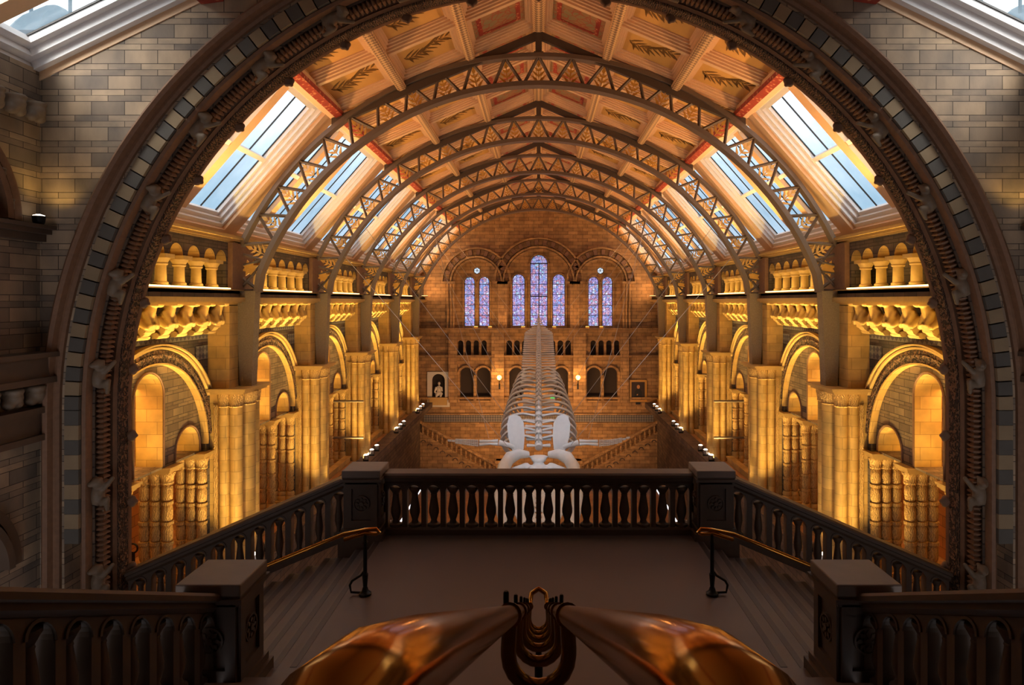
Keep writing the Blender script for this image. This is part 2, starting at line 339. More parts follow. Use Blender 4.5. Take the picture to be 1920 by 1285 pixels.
# landing and the flights
struct('floor_landing', MB().box((-2.85, 6.9, LAND-.4), (2.85, 12.1, LAND)).box((-3.8, 6.9, LAND-.4), (-2.85, 7.45, LAND)).box((2.85, 6.9, LAND-.4), (3.8, 7.45, LAND)).mesh('floor_landing', 'slate', 0), 'bare grey stone floor of the stair landing')
mb = MB()
for i in range(12):
    mb.box((-3.3, 6.9-.46*(i+1), LAND-.4), (3.3, 6.9-.46*i, LAND+.21*(i+1)))
mb.box((-8.4, -4, -1.9), (8.4, 1.4, -1.68))
struct('floor_upper_flight', mb.mesh('floor_upper_flight', 'slate', 0), 'upper flight climbing from the landing')
for s in (-1, 1):
    mb = MB()
    for i in range(15):
        x0 = 2.85+.32*i; z = LAND-.14*(i+1)
        if 1: mb.box((s*x0, 7.45, z-.5), (s*(x0+.32), 11.7, z)); mb.box((s*(x0-.0), 7.45, z+.1), (s*(x0+.03), 11.7, z+.14))
    nz = MB()
    for i in range(15): x0 = 2.85+.32*i; z = LAND-.14*i; nz.box((s*(x0-.075), 7.46, z-.03), (s*(x0+.004), 11.69, z+.004))  # dark strips along the step edges stand in for shadow bands
    struct('trim_edge_shade_'+SN[s], nz.mesh('trim_edge_shade', 'edge_shade', 0), 'dark strips coloured as shade along the falling step edges, '+SIDE[s])
    struct('floor_stairs_'+SN[s], mb.mesh('floor_stairs_'+SN[s], 'slate', 0), 'stone steps falling from the landing on the '+SIDE[s])
# ---- front wall round the great arch (camera side)
WF = 8.43; zc = ARCH_Z
prof = [(-WF, -13), (-8.02, -13)]+[(-8.02, zc-4+i) for i in range(4)]+[(p[0], p[1]) for p in arc(0, zc, 8.02, PI, 0, 72)]+[(8.02, zc-1-i) for i in range(4)]+[(8.02, -13), (WF, -13), (WF, 3.72), (5.6, 5.12), (0, 7.9), (-5.6, 5.12), (-WF, 3.72)]
prof = [p for p in prof if True]
mb = MB().plate(prof, [], lambda p, q, d: (p, ARCH_Y+d, q), .85)
struct('wall_arch', mb.mesh('wall_arch', 'brick', 20), 'brown stone block wall pierced by the great arch')
for s in (-1, 1):
    mb = MB().box((s*WF, -4.2, -13), (s*(WF+.5), 11.85, 3.9)).box((s*12.6, 11.85, -13), (s*8.0, 12.05, 2.0))
    struct('wall_stair_'+SN[s], mb.mesh('wall_stair_'+SN[s], 'brick', 0), 'stair hall side wall of stone blocks, '+SIDE[s])
struct('wall_back', MB().box((-9, -4.4, -5), (9, -4, 9)).mesh('wall_back', 'darkbrick', 0), 'wall closing the stair hall behind the viewer')
struct('ceiling_stair', MB().plate([(-5.7, 5.3), (0, 8.0), (5.7, 5.3), (5.7, 5.1), (0, 7.8), (-5.7, 5.1)], [], lambda p, q, d: (p, d-4.2, q), 15.2).mesh('ceiling_stair', 'cream', 0), 'sloped ceiling over the stair hall')
# ---- nave walls
for s in (-1, 1):
    mpS = lambda X: (lambda u, z, d: (s*(X+d), u, z))
    mb = MB()
    # upper wall: its lower edge follows the little arches, solid behind the piers
    low = [(11.8, .28)]
    for yc in YC+[44.35]:
        us = [-1.87, -1.12, -.37, .37, 1.12, 1.87] if yc < 44 else [-.75, 0, .75]
        lo = [us[0]-.75]+us; hi = us+[us[-1]+.75]
        for a_, b_ in zip(lo, hi):
            c_ = yc+(a_+b_)/2; hw = .27
            if a_ == lo[0]: c_ += .17; low.append((c_-hw, .28))
            if b_ == hi[-1]: c_ -= .17
            low += [(c_-hw, 1.05)]+arc(c_, 1.06, hw, PI, 0, 10)+[(c_+hw, 1.05)]
            if b_ == hi[-1]: low.append((c_+hw, .28))
    low.append((YE, .28))
    mb.plate(low+[(YE, 1.66), (11.8, 1.66)], [], mpS(8.22), .3)
    lin = MB()
    for p_, q_ in zip(low, low[1:]):
        if p_[1] > 1.04 and q_[1] > 1.04 and abs(p_[0]-q_[0]) < .2 and abs(p_[1]-q_[1]) > 1e-4: lin.add([(s*x, a_, b_-.004) for x in (8.215, 8.75) for a_, b_ in (p_, q_)], [(0, 1, 3, 2)])
    struct('trim_lit_lining_'+SN[s], lin.mesh('trim_lit_lining', 'stone', 30), 'gold lining coloured as lit under the little gallery arches, '+SIDE[s])  # lining paler than the wall, lit look put into its colour
    mb.box((s*8.95, 11.8, .1), (s*9.1, YE, 1.9))                       # back of the passage
    mb.box((s*8.2, 11.8, 1.64), (s*9.6, YE, 1.74))
    # ledge slab and wall down to the corbel table
    mb.box((s*8.1, 11.8, .0), (s*9.1, YE, .28)); mb.box((s*8.7, 11.8, -.75), (s*8.95, YE, 0))
    struct('wall_arcade_'+SN[s], mb.mesh('wall_arcade_'+SN[s], 'spandrel', 0), 'gallery arcade wall under the skylights, '+SIDE[s])
    mb = MB(); 
    holes = [archpoly(yc, AR, GAL, AZ, 32) for yc in YC]
    mb.plate([(11.8, GAL), (YE, GAL), (YE, -.75), (11.8, -.75)], holes, mpS(XW), .12)
    sc = MB()
    # inner screen wall with a tall and a low opening above the column clusters
    for yc in YC:
        o = [(yc-2.5, -3.95), (yc+2.5, -3.95), (yc+2.5, -1.1), (yc-2.5, -1.1)]
        sc.plate(o, [archpoly(yc+c, .55, -3.9, z1, 18) for c, z1 in ((-1.64, -3.72), (0, -2.2), (1.64, -3.72))], mpS(XS), .62)
    struct('wall_screen_'+SN[s], sc.mesh('wall_screen', 'screen', 0), 'inner screen walls with a tall and a low opening, '+SIDE[s])
    struct('wall_'+SN[s], mb.mesh('wall_'+SN[s], 'spandrel', 0), 'long nave wall of grey-brown block with side arches, '+SIDE[s])
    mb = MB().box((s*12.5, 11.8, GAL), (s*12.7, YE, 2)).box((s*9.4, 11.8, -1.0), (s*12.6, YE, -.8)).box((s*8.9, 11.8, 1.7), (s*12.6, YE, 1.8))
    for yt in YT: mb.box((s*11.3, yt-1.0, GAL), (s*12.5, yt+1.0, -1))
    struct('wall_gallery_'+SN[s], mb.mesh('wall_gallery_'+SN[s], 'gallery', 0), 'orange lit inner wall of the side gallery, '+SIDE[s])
    mb = MB()
    for a, b, x in ((.28, .31, 8.04), (.2, .28, 8.1), (-.02, .1, 7.95), (-.06, -.02, 8.05), (-.1, -.06, 8.15)): mb.box((s*x, 11.8, a), (s*8.32, YE, b))
    struct('trim_cornice_'+SN[s], mb.mesh('trim_cornice', 'mould', 0), 'level cornice band over the carved beasts, '+SIDE[s])
    mb = MB()
    for a, b, x in ((1.56, 1.6, 8.17), (1.6, 1.66, 8.1), (1.66, 1.72, 8.02), (1.72, 1.76, 8.1)): mb.box((s*x, 11.8, a), (s*8.5, YE, b))
    struct('trim_eaves_'+SN[s], mb.mesh('trim_eaves', 'mould', 0), 'gold lit eaves moulding under the skylights, '+SIDE[s])
    # patterned bands in the spandrels
    mb = MB()
    for yc in YC:
        mb.box((s*(XW-.02), yc-2.35, -.98), (s*XW, yc+2.35, -.8))
        for a, b in ((-2.35, -1.75), (1.75, 2.35)): mb.box((s*(XW-.02), yc+a, -1.5), (s*XW, yc+b, -1.15))
    struct('trim_band_'+SN[s], mb.mesh('trim_band', 'diaper', 0), 'diamond patterned grey bands in the spandrels, '+SIDE[s])
    mb = MB()
    for a, b in zip([11.8]+[y+.8 for y in YT], [y-.8 for y in YT]+[YE]):
        mb.box((s*8.45, a, GAL), (s*8.68, b, -7.0)); mb.box((s*8.4, a, -7.0), (s*8.7, b, -6.93))
    PB = MB().box((s*7.35, 12.1, -7.35), (s*7.98, YE-1.5, -7.0)); thing('parapet_shelf', 'dark shelf carrying the floodlights along the gallery, '+SIDE[s], 'shelf', group='floodlight shelves', me=PB.mesh('parapet_shelf', 'darkbrick', 0))
    struct('wall_parapet_'+SN[s], mb.mesh('wall_parapet', 'stone', 0), 'low stone parapet of the first gallery, '+SIDE[s])
    mb = MB().box((s*8.2, 11.85, -13), (s*12.6, YE, GAL-.3)); struct('wall_lower_'+SN[s], mb.mesh('wall_lower', 'darkbrick', 0), 'ground storey wall below the gallery, '+SIDE[s])
# ---- end wall with window openings
CW = [(0.02, .63, -1.78, 2.72), (-1.45, .46, -1.78, 1.5), (1.45, .46, -1.78, 1.5)]
for c in (-4.98, -3.92, 3.95, 4.95): CW.append((c, .38, -1.78, 1.4))
holes = [archpoly(c, hw, z0, z1, 14) for c, hw, z0, z1 in CW]
holes += [arc(x, 2.2, .24, 0, 2*PI, 20)[:-1] for x in (-4.45, 4.45)]
BALC = []
for g in (-4.75, -1.55, 1.55, 4.75):
    n = 4 if abs(g) > 3 else 3
    for i in range(n): BALC.append((g+(i-(n-1)/2)*.56, .2, -3.9, -3.0))
holes += [archpoly(c, hw, z0, z1, 8) for c, hw, z0, z1 in BALC]
LOWA = [(-5.15, .5), (-3.95, .5), (-1.6, .5), (1.6, .5), (3.95, .5), (5.15, .5)]
holes += [archpoly(c, hw, -7.1, -5.25, 12) for c, hw in LOWA]
NICHE = archpoly(-7.15, .5, -6.85, -5.65, 12)
holes.append(NICHE)
mpE = lambda p, q, d: (p, YE+d, q)
def endouter(): return [(-12.6, -13), (12.6, -13), (12.6, 2), (8.4, 2.2), (5.7, 5.4), (0, 7.9), (-5.7, 5.4), (-8.4, 2.2), (-12.6, 2)]
REC = [(0.0, 1.35, 2.3), (-4.45, 1.35, 1.6), (4.45, 1.35, 1.6)]
mb = MB().plate(endouter(), [archpoly(cx, R, -1.9, c_, 28) for cx, c_, R in REC]+holes[9:], mpE, .5)
for cx, c_, R in REC:
    mb.plate(archpoly(cx, R+.05, -1.95, c_, 28), [h for h in holes[:9] if abs(sum(p[0] for p in h)/len(h)-cx) < R], lambda p, q, d: (p, YE+.4+d, q), .3)
struct('wall_end', mb.mesh('wall_end', 'end', 0), 'far end wall of warm stone with arched windows')
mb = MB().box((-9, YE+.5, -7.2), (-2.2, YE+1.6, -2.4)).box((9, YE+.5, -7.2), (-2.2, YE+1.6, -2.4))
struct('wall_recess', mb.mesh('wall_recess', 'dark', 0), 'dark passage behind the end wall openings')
# mouldings of the end wall: recess arches, voussoirs, string courses, flat piers
mb = MB()
def end_at(cx, czz): return lambda p, q, d: (cx+p, YE+d, czz+q)
for cx, cz_, R in ((0.0, 1.35, 2.45), (-4.45, 1.35, 1.75), (4.45, 1.35, 1.75)):
    mb.ring(R, R+.12, end_at(cx, cz_), -.35, 0, PI, 30); mb.ring(R-.2, R-.05, end_at(cx, cz_), -.18, 0, PI, 30)
    mb.ring(R+.62, R+.74, end_at(cx, cz_), -.3, 0, PI, 30)
    n = 30 if R > 2 else 24
    for i in range(n):
        a = PI*(i+.5)/n; mb.ring(R+.2, R+.58, end_at(cx, cz_), -.22 if i % 2 else -.12, a-PI/n/2.2, a+PI/n/2.2, 1, i % 2)
    for sg in (-1, 1):
        for dx in (-.13, .06, .3):
            mb.tube([(cx+sg*(R+dx), YE-.12, -2.0), (cx+sg*(R+dx), YE-.12, cz_)], .09, 8)
        mb.box((cx+sg*(R-.25), YE-.35, cz_-.12), (cx+sg*(R+.72), YE, cz_+.06))
for z0, z1, d in ((-2.05, -1.92, .45), (-2.3, -2.05, .3), (-4.0, -3.85, .3), (-8.1, -8.0, .2), (-8.75, -8.65, .2), (-7.0, -6.85, .18)):
    mb.box((-9, YE-d, z0), (9, YE, z1))
for a, b in ((-3.35, -2.45), (2.45, 3.35), (-6.4, -5.8), (5.8, 6.4)): mb.box((a, YE-.35, -7.2), (b, YE, -2.05))
for c, hw in LOWA: mb.ring(hw+.04, hw+.16, end_at(c, -5.25), -.18, 0, PI, 14)
for c, hw, z0, z1 in CW[3:]+CW[:3]:
    mb.ring(hw, hw+.07, lambda p, q, d: (c+p, YE+.4+d, z1+q), -.08, 0, PI, 14)
    for sg in (-1, 1): mb.tube([(c+sg*(hw+.09), YE+.34, -1.9), (c+sg*(hw+.09), YE+.34, z1)], .06, 8)
struct('trim_end', mb.mesh('trim_end', ['end', 'brown'], 30), 'round arches, shafts and string courses of the end wall')
struct('trim_frieze', MB().box((-8.4, YE-.06, -8.62), (8.4, YE, -8.12)).mesh('trim_frieze', 'diaper', 0), 'zigzag patterned frieze across the end wall')
#================================================================== WINDOWS
def stained_window(n, c, hw, z0, z1, label, centre=False):
    o = struct('window_%d' % n, MB().plate(archpoly(c, hw+.02, z0, z1, 16), [], lambda p, q, d: (p, YE+.5+d, q), .02).mesh('stained_pane', 'stained', 0), label)
    mb = MB(); r = .022
    mb.tube([(p, YE+.46, q) for p, q in archpoly(c, hw-.01, z0, z1, 16)], .035, 6, True)
    zz = z0+.75
    while zz < z1+.1: mb.tube([(c-hw, YE+.46, zz), (c+hw, YE+.46, zz)], r, 6); zz += .75
    if centre: mb.tube([(c, YE+.46, z0), (c, YE+.46, z1)], .035, 6); mb.tube([(c-hw, YE+.46, z1), (c+hw, YE+.46, z1)], .04, 6); mb.tube([(c-hw, YE+.46, .35), (c+hw, YE+.46, .35)], .04, 6)
    for k in (1, 2): mb.tube([(c-hw+2*hw*k/3, YE+.47, z0), (c-hw+2*hw*k/3, YE+.47, z1+hw*.8)], .01, 5)
    ob('window_frame', mb.mesh('leading', 'black'), o)
WN = 0
for i, (c, hw, z0, z1) in enumerate(CW):
    WN += 1; stained_window(WN, c, hw, z0, z1, ['tall central stained glass window', 'stained glass window beside the tall one, memorial side', 'stained glass window beside the tall one, portrait side',
      'outer stained glass window nearest the memorial', 'inner window of the memorial side pair', 'inner window of the portrait side pair', 'outer stained glass window nearest the portrait'][i], i == 0)
for x in (-4.45, 4.45):
    WN += 1; o = struct('window_%d' % WN, MB().plate(arc(x, 2.2, .25, 0, 2*PI, 20)[:-1], [], lambda p, q, d: (p, YE+.5+d, q), .02).mesh('roundel_pane', 'glass', 0), 'small round window over a pair of lancets')
    mb = MB(); mb.tube([(p, YE+.46, q) for p, q in arc(x, 2.2, .23, 0, 2*PI, 20)[:-1]], .03, 6, True)
    for k in range(3): a = PI*k/3; mb.tube([(x-.23*math.cos(a), YE+.46, 2.2-.23*math.sin(a)), (x+.23*math.cos(a), YE+.46, 2.2+.23*math.sin(a))], .015, 5)
    ob('window_frame', mb.mesh('roundel_bars', 'black'), o)
# ---- skylights
def slope_map(s, A, B):
    L = math.hypot(B[0]-A[0], B[1]-A[1]); t = ((B[0]-A[0])/L, (B[1]-A[1])/L); n = (-t[1], t[0])
    if n[1] < 0: n = (-n[0], -n[1])
    return (lambda u, q, d: (s*(A[0]+t[0]*q+n[0]*d), u, A[1]+t[1]*q+n[1]*d)), L
def rect(a, b, c, d): return [(a, c), (b, c), (b, d), (a, d)]
def skylight(s, A, B, y0, y1, cells, q0, q1, label, steps=4, tr=.5, bars=1, sd=.105, se=.085):
    """one bay: stepped frame, beam between its lights, transoms, glazing bars and panes"""
    global WN
    mp, L = slope_map(s, A, B); WN += 1
    o = struct('window_%d' % WN, None, label)
    g0, g1 = cells[0][0], cells[-1][1]
    for k in range(steps):                                              # nested steps going outward
        e = se*(steps-1-k); mb = MB().plate(rect(y0, y1, 0 if k == 0 else .02, L), [rect(g0-e, g1+e, q0-e*.9, min(q1+e*1.2, L-.02))], mp, .15)
        mp2 = mp; off = k*sd
        mb.v = []; mb.f = []; mb.m = []
        mb.plate(rect(y0, y1, 0, L), [rect(g0-e, g1+e, q0-e*.9, min(q1+e*1.2, L-.03))], lambda u, q, d, off=off: mp(u, q, off+d), sd)
        ob('frame_step', mb.mesh('frame_step', 'white' if k > 0 else 'cream', 0), o)
    dg = steps*sd
    for a, b in zip(cells, cells[1:]):                                  # beams between the lights
        mb = MB().plate(rect(a[1], b[0], q0-.2, q1+.2), [], lambda u, q, d: mp(u, q, dg-.14+d), .15)
        ob('beam', mb.mesh('beam', 'cream', 0), o)
    for a, b in cells:
        qm = q0+(q1-q0)*tr
        if bars: ob('transom', MB().plate(rect(a, b, qm-.06, qm+.06), [], lambda u, q, d: mp(u, q, dg-.12+d), .16).mesh('transom', 'white', 0), o)
        mb = MB()
        for k in range(1, bars+1): u = a+(b-a)*k/(bars+1); mb.plate(rect(u-.013, u+.013, q0, q1), [], lambda u_, q, d: mp(u_, q, dg-.02+d), .03)
        for r in (rect(a, a+.02, q0, q1), rect(b-.02, b, q0, q1)): mb.plate(r, [], lambda u_, q, d: mp(u_, q, dg-.02+d), .03)
        ob('glazing_bar', mb.mesh('glazing_bar', 'black', 0), o)
        for q_0, q_1 in (((q0, qm), (qm, q1)) if bars else ((q0, q1),)):
            ob('pane', MB().plate(rect(a, b, q_0, q_1), [], lambda u, q, d: mp(u, q, dg+d), .012).mesh('pane', 'glass', 0), o)
for s in (-1, 1):
    for k, yc in enumerate(YC):
        skylight(s, PUR, SKY1, yc-3.035, yc+3.035, [(yc-2.44, yc-1.15), (yc-.8, yc+.55), (yc+.9, yc+2.44)], .28, 3.92, 'skylight of the %s bay from the great arch, %s' % (ORD[k], SIDE[s]))
    skylight(s, PUR, SKY1, YT[4], YE, [(42.8, 44.1), (44.45, 45.75)], .28, 3.92, 'skylight of the last short bay, '+SIDE[s])
    skylight(s, (5.6, 5.1), (8.5, 3.69), -4, 11.0, [(8.8, 9.6), (9.95, 10.62)], .35, 2.8, 'skylight of the stair hall before the great arch, '+SIDE[s], 4, .75, 0, .13, .12)
#================================================================== CEILING
ANG = math.atan2(RIDGE[1]-PUR[1], PUR[0]); SL = math.hypot(PUR[0], RIDGE[1]-PUR[1])
mb = MB().plate([(-5.75, 5.6), (0, 8.05), (5.75, 5.6), (5.75, 5.45), (0, 7.9), (-5.75, 5.45)], [], lambda p, q, d: (p, 11.8+d, q), YE-11.8)
struct('ceiling', mb.mesh('ceiling', 'cream', 0), 'pitched ceiling boarding above the painted panels')
# one painted panel: local x down the slope, local y along the hall, z towards the sky
PW, PH = 2.046, 2.023
def panel_frame():
    mb = MB(); w_, h_ = PW/2, PH/2
    mp = lambda p, q, d: (p, q, d)
    for k, (e, z0) in enumerate(((.07, 0), (.14, .05), (.2, .1), (.26, .15), (.3, .2))):
        mb.plate(rect(-w_, w_, -h_, h_), [rect(-w_+e, w_-e, -h_+e, h_-e)], lambda p, q, d, z0=z0: (p, q, z0+d), .055)
    return mb.mesh('panel_frame', 'cream', 0)
def motif(mat, tall=True):
    mb = MB()
    def leaf(x, y, a, L, wd):
        c, s_ = math.cos(a), math.sin(a); pts = [(0, 0), (L*.3, wd), (L*.65, wd*.8), (L, 0), (L*.65, -wd*.8), (L*.3, -wd)]
        mb.plate([(x+p*c-q*s_, y+p*s_+q*c) for p, q in pts], [], lambda p, q, d: (p, q, .228+d), .006)
    for i in range(10):
        x = -.62+i*.125; y = .2*math.sin(i*.55+.4)-.05; sl = .12*math.cos(i*.55)
        if i < 9: leaf(x, y, sl, .15, .012)
        leaf(x, y, sl+.85, .4, .035); leaf(x+.05, y, sl-.85, .4, .035)
        if i % 3 == 1: leaf(x, y, sl+1.3, .42, .03)
    return mb.mesh('painted_plant', mat)
pf = panel_frame(); gp = MB().box((-.75, -.74, .235), (.75, .74, .25)).mesh('painted_ground', 'pgold', 0); rp = MB().box((-.75, -.74, .235), (.75, .74, .25)).mesh('painted_ground', 'pred', 0)
mt = motif('leaf'); 
bd = MB().plate(rect(-.6, .6, -.6, .6), [rect(-.48, .48, -.5, .5)], lambda p, q, d: (p, q, .224+d), .01).mesh('painted_border', 'red', 0)
for s in (-1, 1):
    rot = Matrix.Rotation(s*ANG, 4, 'Y')
    for b in range(6):
        for j in range(3):
            y = (YC[0]+6.07*b)-2.023+2.023*j
            if y > YE-1.0: continue
            for r in range(3):
                q = (r+.5)*SL/3; x = s*q*math.cos(ANG); z = RIDGE[1]-q*math.sin(ANG)+.0
                rown = ['row next the ridge', 'middle row', 'lowest row above the skylights'][r]
                t = thing('painted_coffer', '%s painted ceiling panel, %s of %s bay, %s, %s' % ('red and green' if r == 0 else 'gold leafy', ORD[j], ORD[b], rown.replace(' next the ridge', ' at ridge').replace(' above the skylights', ''), SIDE[s].replace('-', ' ')), 'ceiling panel', (x, y, z), 'painted ceiling panels')
                t.rotation_euler = rot.to_euler()
                ob('frame', pf, t); ob('painting', rp if r == 0 else gp, t); ob('painted_plant', mt, t) if r else ob('painted_border', bd, t)
    for r in (1, 2):
        q = r*SL/3; mpq = lambda p, d: (s*(p*math.cos(ANG)+0), 0, RIDGE[1]-p*math.sin(ANG)+d)
        def fr(y): return lambda a, b: (s*((q+a)*math.cos(ANG)-b*math.sin(ANG)), y, RIDGE[1]-(q+a)*math.sin(ANG)-b*math.cos(ANG))
        mb = MB().sweep([(-.13, -.1), (.13, -.1), (.13, .1), (.08, .16), (-.08, .16), (-.13, .1)], [fr(11.8), fr(YE)])
        thing('ceiling_purlin', 'chevron painted roof beam, %s below the ridge, %s' % (ORD[r-1], SIDE[s]), 'roof beam', me=mb.mesh('ceiling_purlin', 'chev', 0), group='painted purlins')
    def fr2(y): return lambda a, b: (s*(PUR[0]+a), y, PUR[1]+b)
    mb = MB().sweep([(-.28, .2), (-.28, -.0), (-.12, -.08), (.08, -.08), (.2, .0), (.2, .3)], [fr2(11.8), fr2(YE)])
    t = thing('red_purlin', 'red patterned beam along the top of the skylights, '+SIDE[s], 'roof beam', me=mb.mesh('red_purlin', 'cream', 0), group='red purlins')
    c, s_ = math.cos(ANG), math.sin(ANG)
    def fr3(y): return lambda a, b: (s*(PUR[0]-.2+a), y, PUR[1]-.03+b)
    ob('red_face', MB().sweep([(-.12, .1), (-.1, -.0), (.08, -.075), (.1, .1)], [fr3(11.8), fr3(YE)]).mesh('red_face', 'red', 0), t)
    mb = MB().sweep([(-.28, .2), (-.28, -.05), (.1, -.1), (.2, .3)], [lambda a, b, y=y: (s*(5.6+a), y, 5.12+b) for y in (-4, 11)])
    thing('red_purlin', 'red beam over the stair hall skylight before the arch, '+SIDE[s], 'roof beam', me=mb.mesh('red_purlin', 'red', 0), group='red purlins')
thing('ridge_beam', 'cream ridge beam along the top of the ceiling', 'roof beam', me=MB().sweep([(-.16, .1), (.16, .1), (.16, -.1), (.07, -.18), (-.07, -.18), (-.16, -.1)], [lambda a, b, y=y: (a, y, RIDGE[1]+b) for y in (11.8, YE)]).mesh('ridge_beam', 'chev', 0))
#================================================================== IRON ARCH TRUSSES
TZ, RI, RO = -2.24, 8.17, 8.95
A1 = math.radians(66)                              # where the circle gives way to the straighter haunch (angle from vertical)
def chord_pts(R, s, lo):
    p = [(s*R*math.sin(A1*i/26), TZ+R*math.cos(A1*i/26)) for i in range(27)]
    return p+[(s*x, z) for x, z in lo]
LOI = [(7.6, .75), (7.68, .25)]; LOO = [(8.24, .95), (8.2, .25)]
def chord(R, lo, r=.055, d=.13):
    L = chord_pts(R, -1, lo)[::-1]+chord_pts(R, 1, lo)[1:]
    fr = []
    for i, (x, z) in enumerate(L):
        a = L[max(i-1, 0)]; b = L[min(i+1, len(L)-1)]; tx, tz = b[0]-a[0], b[1]-a[1]; h = math.hypot(tx, tz); nx, nz = -tz/h, tx/h
        fr.append(lambda p, q, x=x, z=z, nx=nx, nz=nz: (x+nx*p, q, z+nz*p))
    return MB().sweep([(-r, -d), (r, -d), (r, d), (-r, d)], fr)
def make_truss(label, y):
    t = thing('roof_truss', label, 'truss', (0, y, 0), 'iron arch trusses')
    ob('upper_chord', chord(RO, LOO).mesh('upper_chord', 'iron', 30), t); ob('lower_chord', chord(RI, LOI, .065, .16).mesh('lower_chord', 'iron', 30), t)
    step = math.radians(5.9); n = 11
    bm_ = MB().tube([(0, 0, RI), (RO*math.sin(step/2), 0, RO*math.cos(step/2))], .045, 4).mesh('brace', 'iron', 0)
    bm2 = MB().tube([(0, 0, RI), (-RO*math.sin(step/2), 0, RO*math.cos(step/2))], .045, 4).mesh('brace', 'iron', 0)
    # ornament: gilt plant with stem, side leaves and a bud, standing on the lower chord between two braces
    om = MB(); z0 = RI+.06
    def lf(x, z, a, L, wd):
        c, s_ = math.cos(a), math.sin(a); pts = [(0, 0), (L*.35, wd), (L, 0), (L*.35, -wd)]
        om.plate([(x+p*c-q*s_, z+p*s_+q*c) for p, q in pts], [], lambda p, q, d: (p, d-.015, q), .03)
    lf(0, z0, PI/2, .62, .018); lf(0, z0+.4, PI/2, .22, .055)
    for h, L in ((.0, .34), (.15, .27), (.3, .17)):
        for sg in (-1, 1): lf(0, z0+h, PI/2-sg*.8, L, .034)
    om = om.mesh('ornament', 'gilt', 0)
    for i in range(-n, n+1):
        a = step*i
        for m_, nm in ((bm_, 'brace'), (bm2, 'brace')):
            # braces spread from lower node (a + half step) to the upper nodes
            o = ob(nm, m_, t); o.rotation_euler = (0, a+step/2, 0); o.location = (0, 0, TZ)
        o = ob('ornament', om, t); o.rotation_euler = (0, a, 0); o.location = (0, 0, TZ)
    for s in (-1, 1):
        for (a, b) in (((7.45, 1.15), (8.22, .95)), ((7.45, 1.15), (8.2, .3)), ((7.68, .3), (8.2, .28)), ((8.2, .7), (7.66, .3)), ((8.35, 1.35), (7.45, 1.1))):
            ob('brace', MB().tube([(s*a[0], 0, a[1]), (s*b[0], 0, b[1])], .045, 4).mesh('brace', 'iron', 0), t)
        ob('leg', MB().plate([(s*7.68, .28), (s*8.2, .28), (s*8.1, -2.3), (s*7.78, -2.3)], [], lambda p, q, d: (p, d-.17, q), .34).mesh('leg', 'ironleg', 0), t)
        mb = MB()
        def lf2(x, z, a, L, wd): 
            c, s_ = math.cos(a), math.sin(a); pts = [(0, 0), (L*.35, wd), (L, 0), (L*.35, -wd)]
            mb.plate([(x+p*c-q*s_, z+p*s_+q*c) for p, q in pts], [], lambda p, q, d: (p, d-.02, q), .04)
        for k in range(8): lf2(s*7.9, .9, k*PI/4+.3, .24, .07)
        ob('ornament', mb.mesh('haunch_ornament', 'gilt', 0), t)
        ob('rafter', MB().sweep([(-.07, -.11), (.07, -.11), (.07, .11), (-.07, .11)], [lambda a, b, x=x, z=z: (s*x, a*.9, z+b) for x, z in ((0, RIDGE[1]-.22), (PUR[0], PUR[1]-.22))]).mesh('rafter', 'irondark', 0), t)
    ob('king_post', MB().box((-.085, -.1, 6.72), (.085, .1, 7.4)).box((-.13, -.12, 6.66), (.13, .12, 6.8)).mesh('king_post', 'irondark', 0), t)
    return t
t0 = make_truss('first iron arch truss behind the great arch, nearest the landing', YT[0])
for k in range(1, 5):
    t = t0.copy(); COL.objects.link(t); t.location.y = YT[k]
    t['label'] = ORD[k]+' iron arch truss behind the great arch'+(', nearest the end wall' if k == 4 else '')
    for ch in kids(t0):
        c = ch.copy(); COL.objects.link(c); c.parent = t
#================================================================== PIERS, COLUMNS, CORBELS (per side)
colonette_parts = None
def lathe_mesh(name, prof, mat, n=14): return MB().lathe(prof, (0, 0, 0), n).mesh(name, mat, 40)
C_base = MB().lathe([(.19, 0), (.19, .05), (.15, .07), (.16, .1), (.13, .13)], n=16).box((-.18, -.17, -.02), (.18, .17, .03)).mesh('base', 'mould', 40)
C_shaft = MB().lathe([(.12, .12), (.112, .5)], n=14).mesh('shaft', 'mould', 40)
C_cap = MB().lathe([(.13, .49), (.15, .52), (.14, .55), (.2, .66)], n=14).box((-.21, -.19, .65), (.21, .19, .74)).mesh('capital', 'mould', 40)
# carved round shaft with rings at every drum
def drum_shaft(r, z0, z1, n=4):
    p = []; h = (z1-z0)/n
    for i in range(n):
        a = z0+h*i; p += [(r*.72, a+.04), (r*.92, a+.08), (r, a+.16), (r, a+h-.16), (r*.92, a+h-.09), (r*.72, a+h-.05), (r*1.12, a+h-.045), (r*1.12, a+h+.03)]
    return p
CZ0, CZ1 = -7.05, -4.34
K_shaft = lathe_mesh('shaft', drum_shaft(.125, CZ0+.3, CZ1, 5), 'carved', 14)
K_base = MB().lathe([(.17, CZ0), (.17, CZ0+.12), (.14, CZ0+.16), (.16, CZ0+.22), (.12, CZ0+.32)], n=14).mesh('base', 'mould', 40)
K_cap = MB().lathe([(.125, CZ1-.05), (.15, CZ1), (.14, CZ1+.03), (.15, CZ1+.14), (.18, CZ1+.2), (.18, CZ1+.24)], n=14).mesh('capital', 'carved', 40)
beast = {}
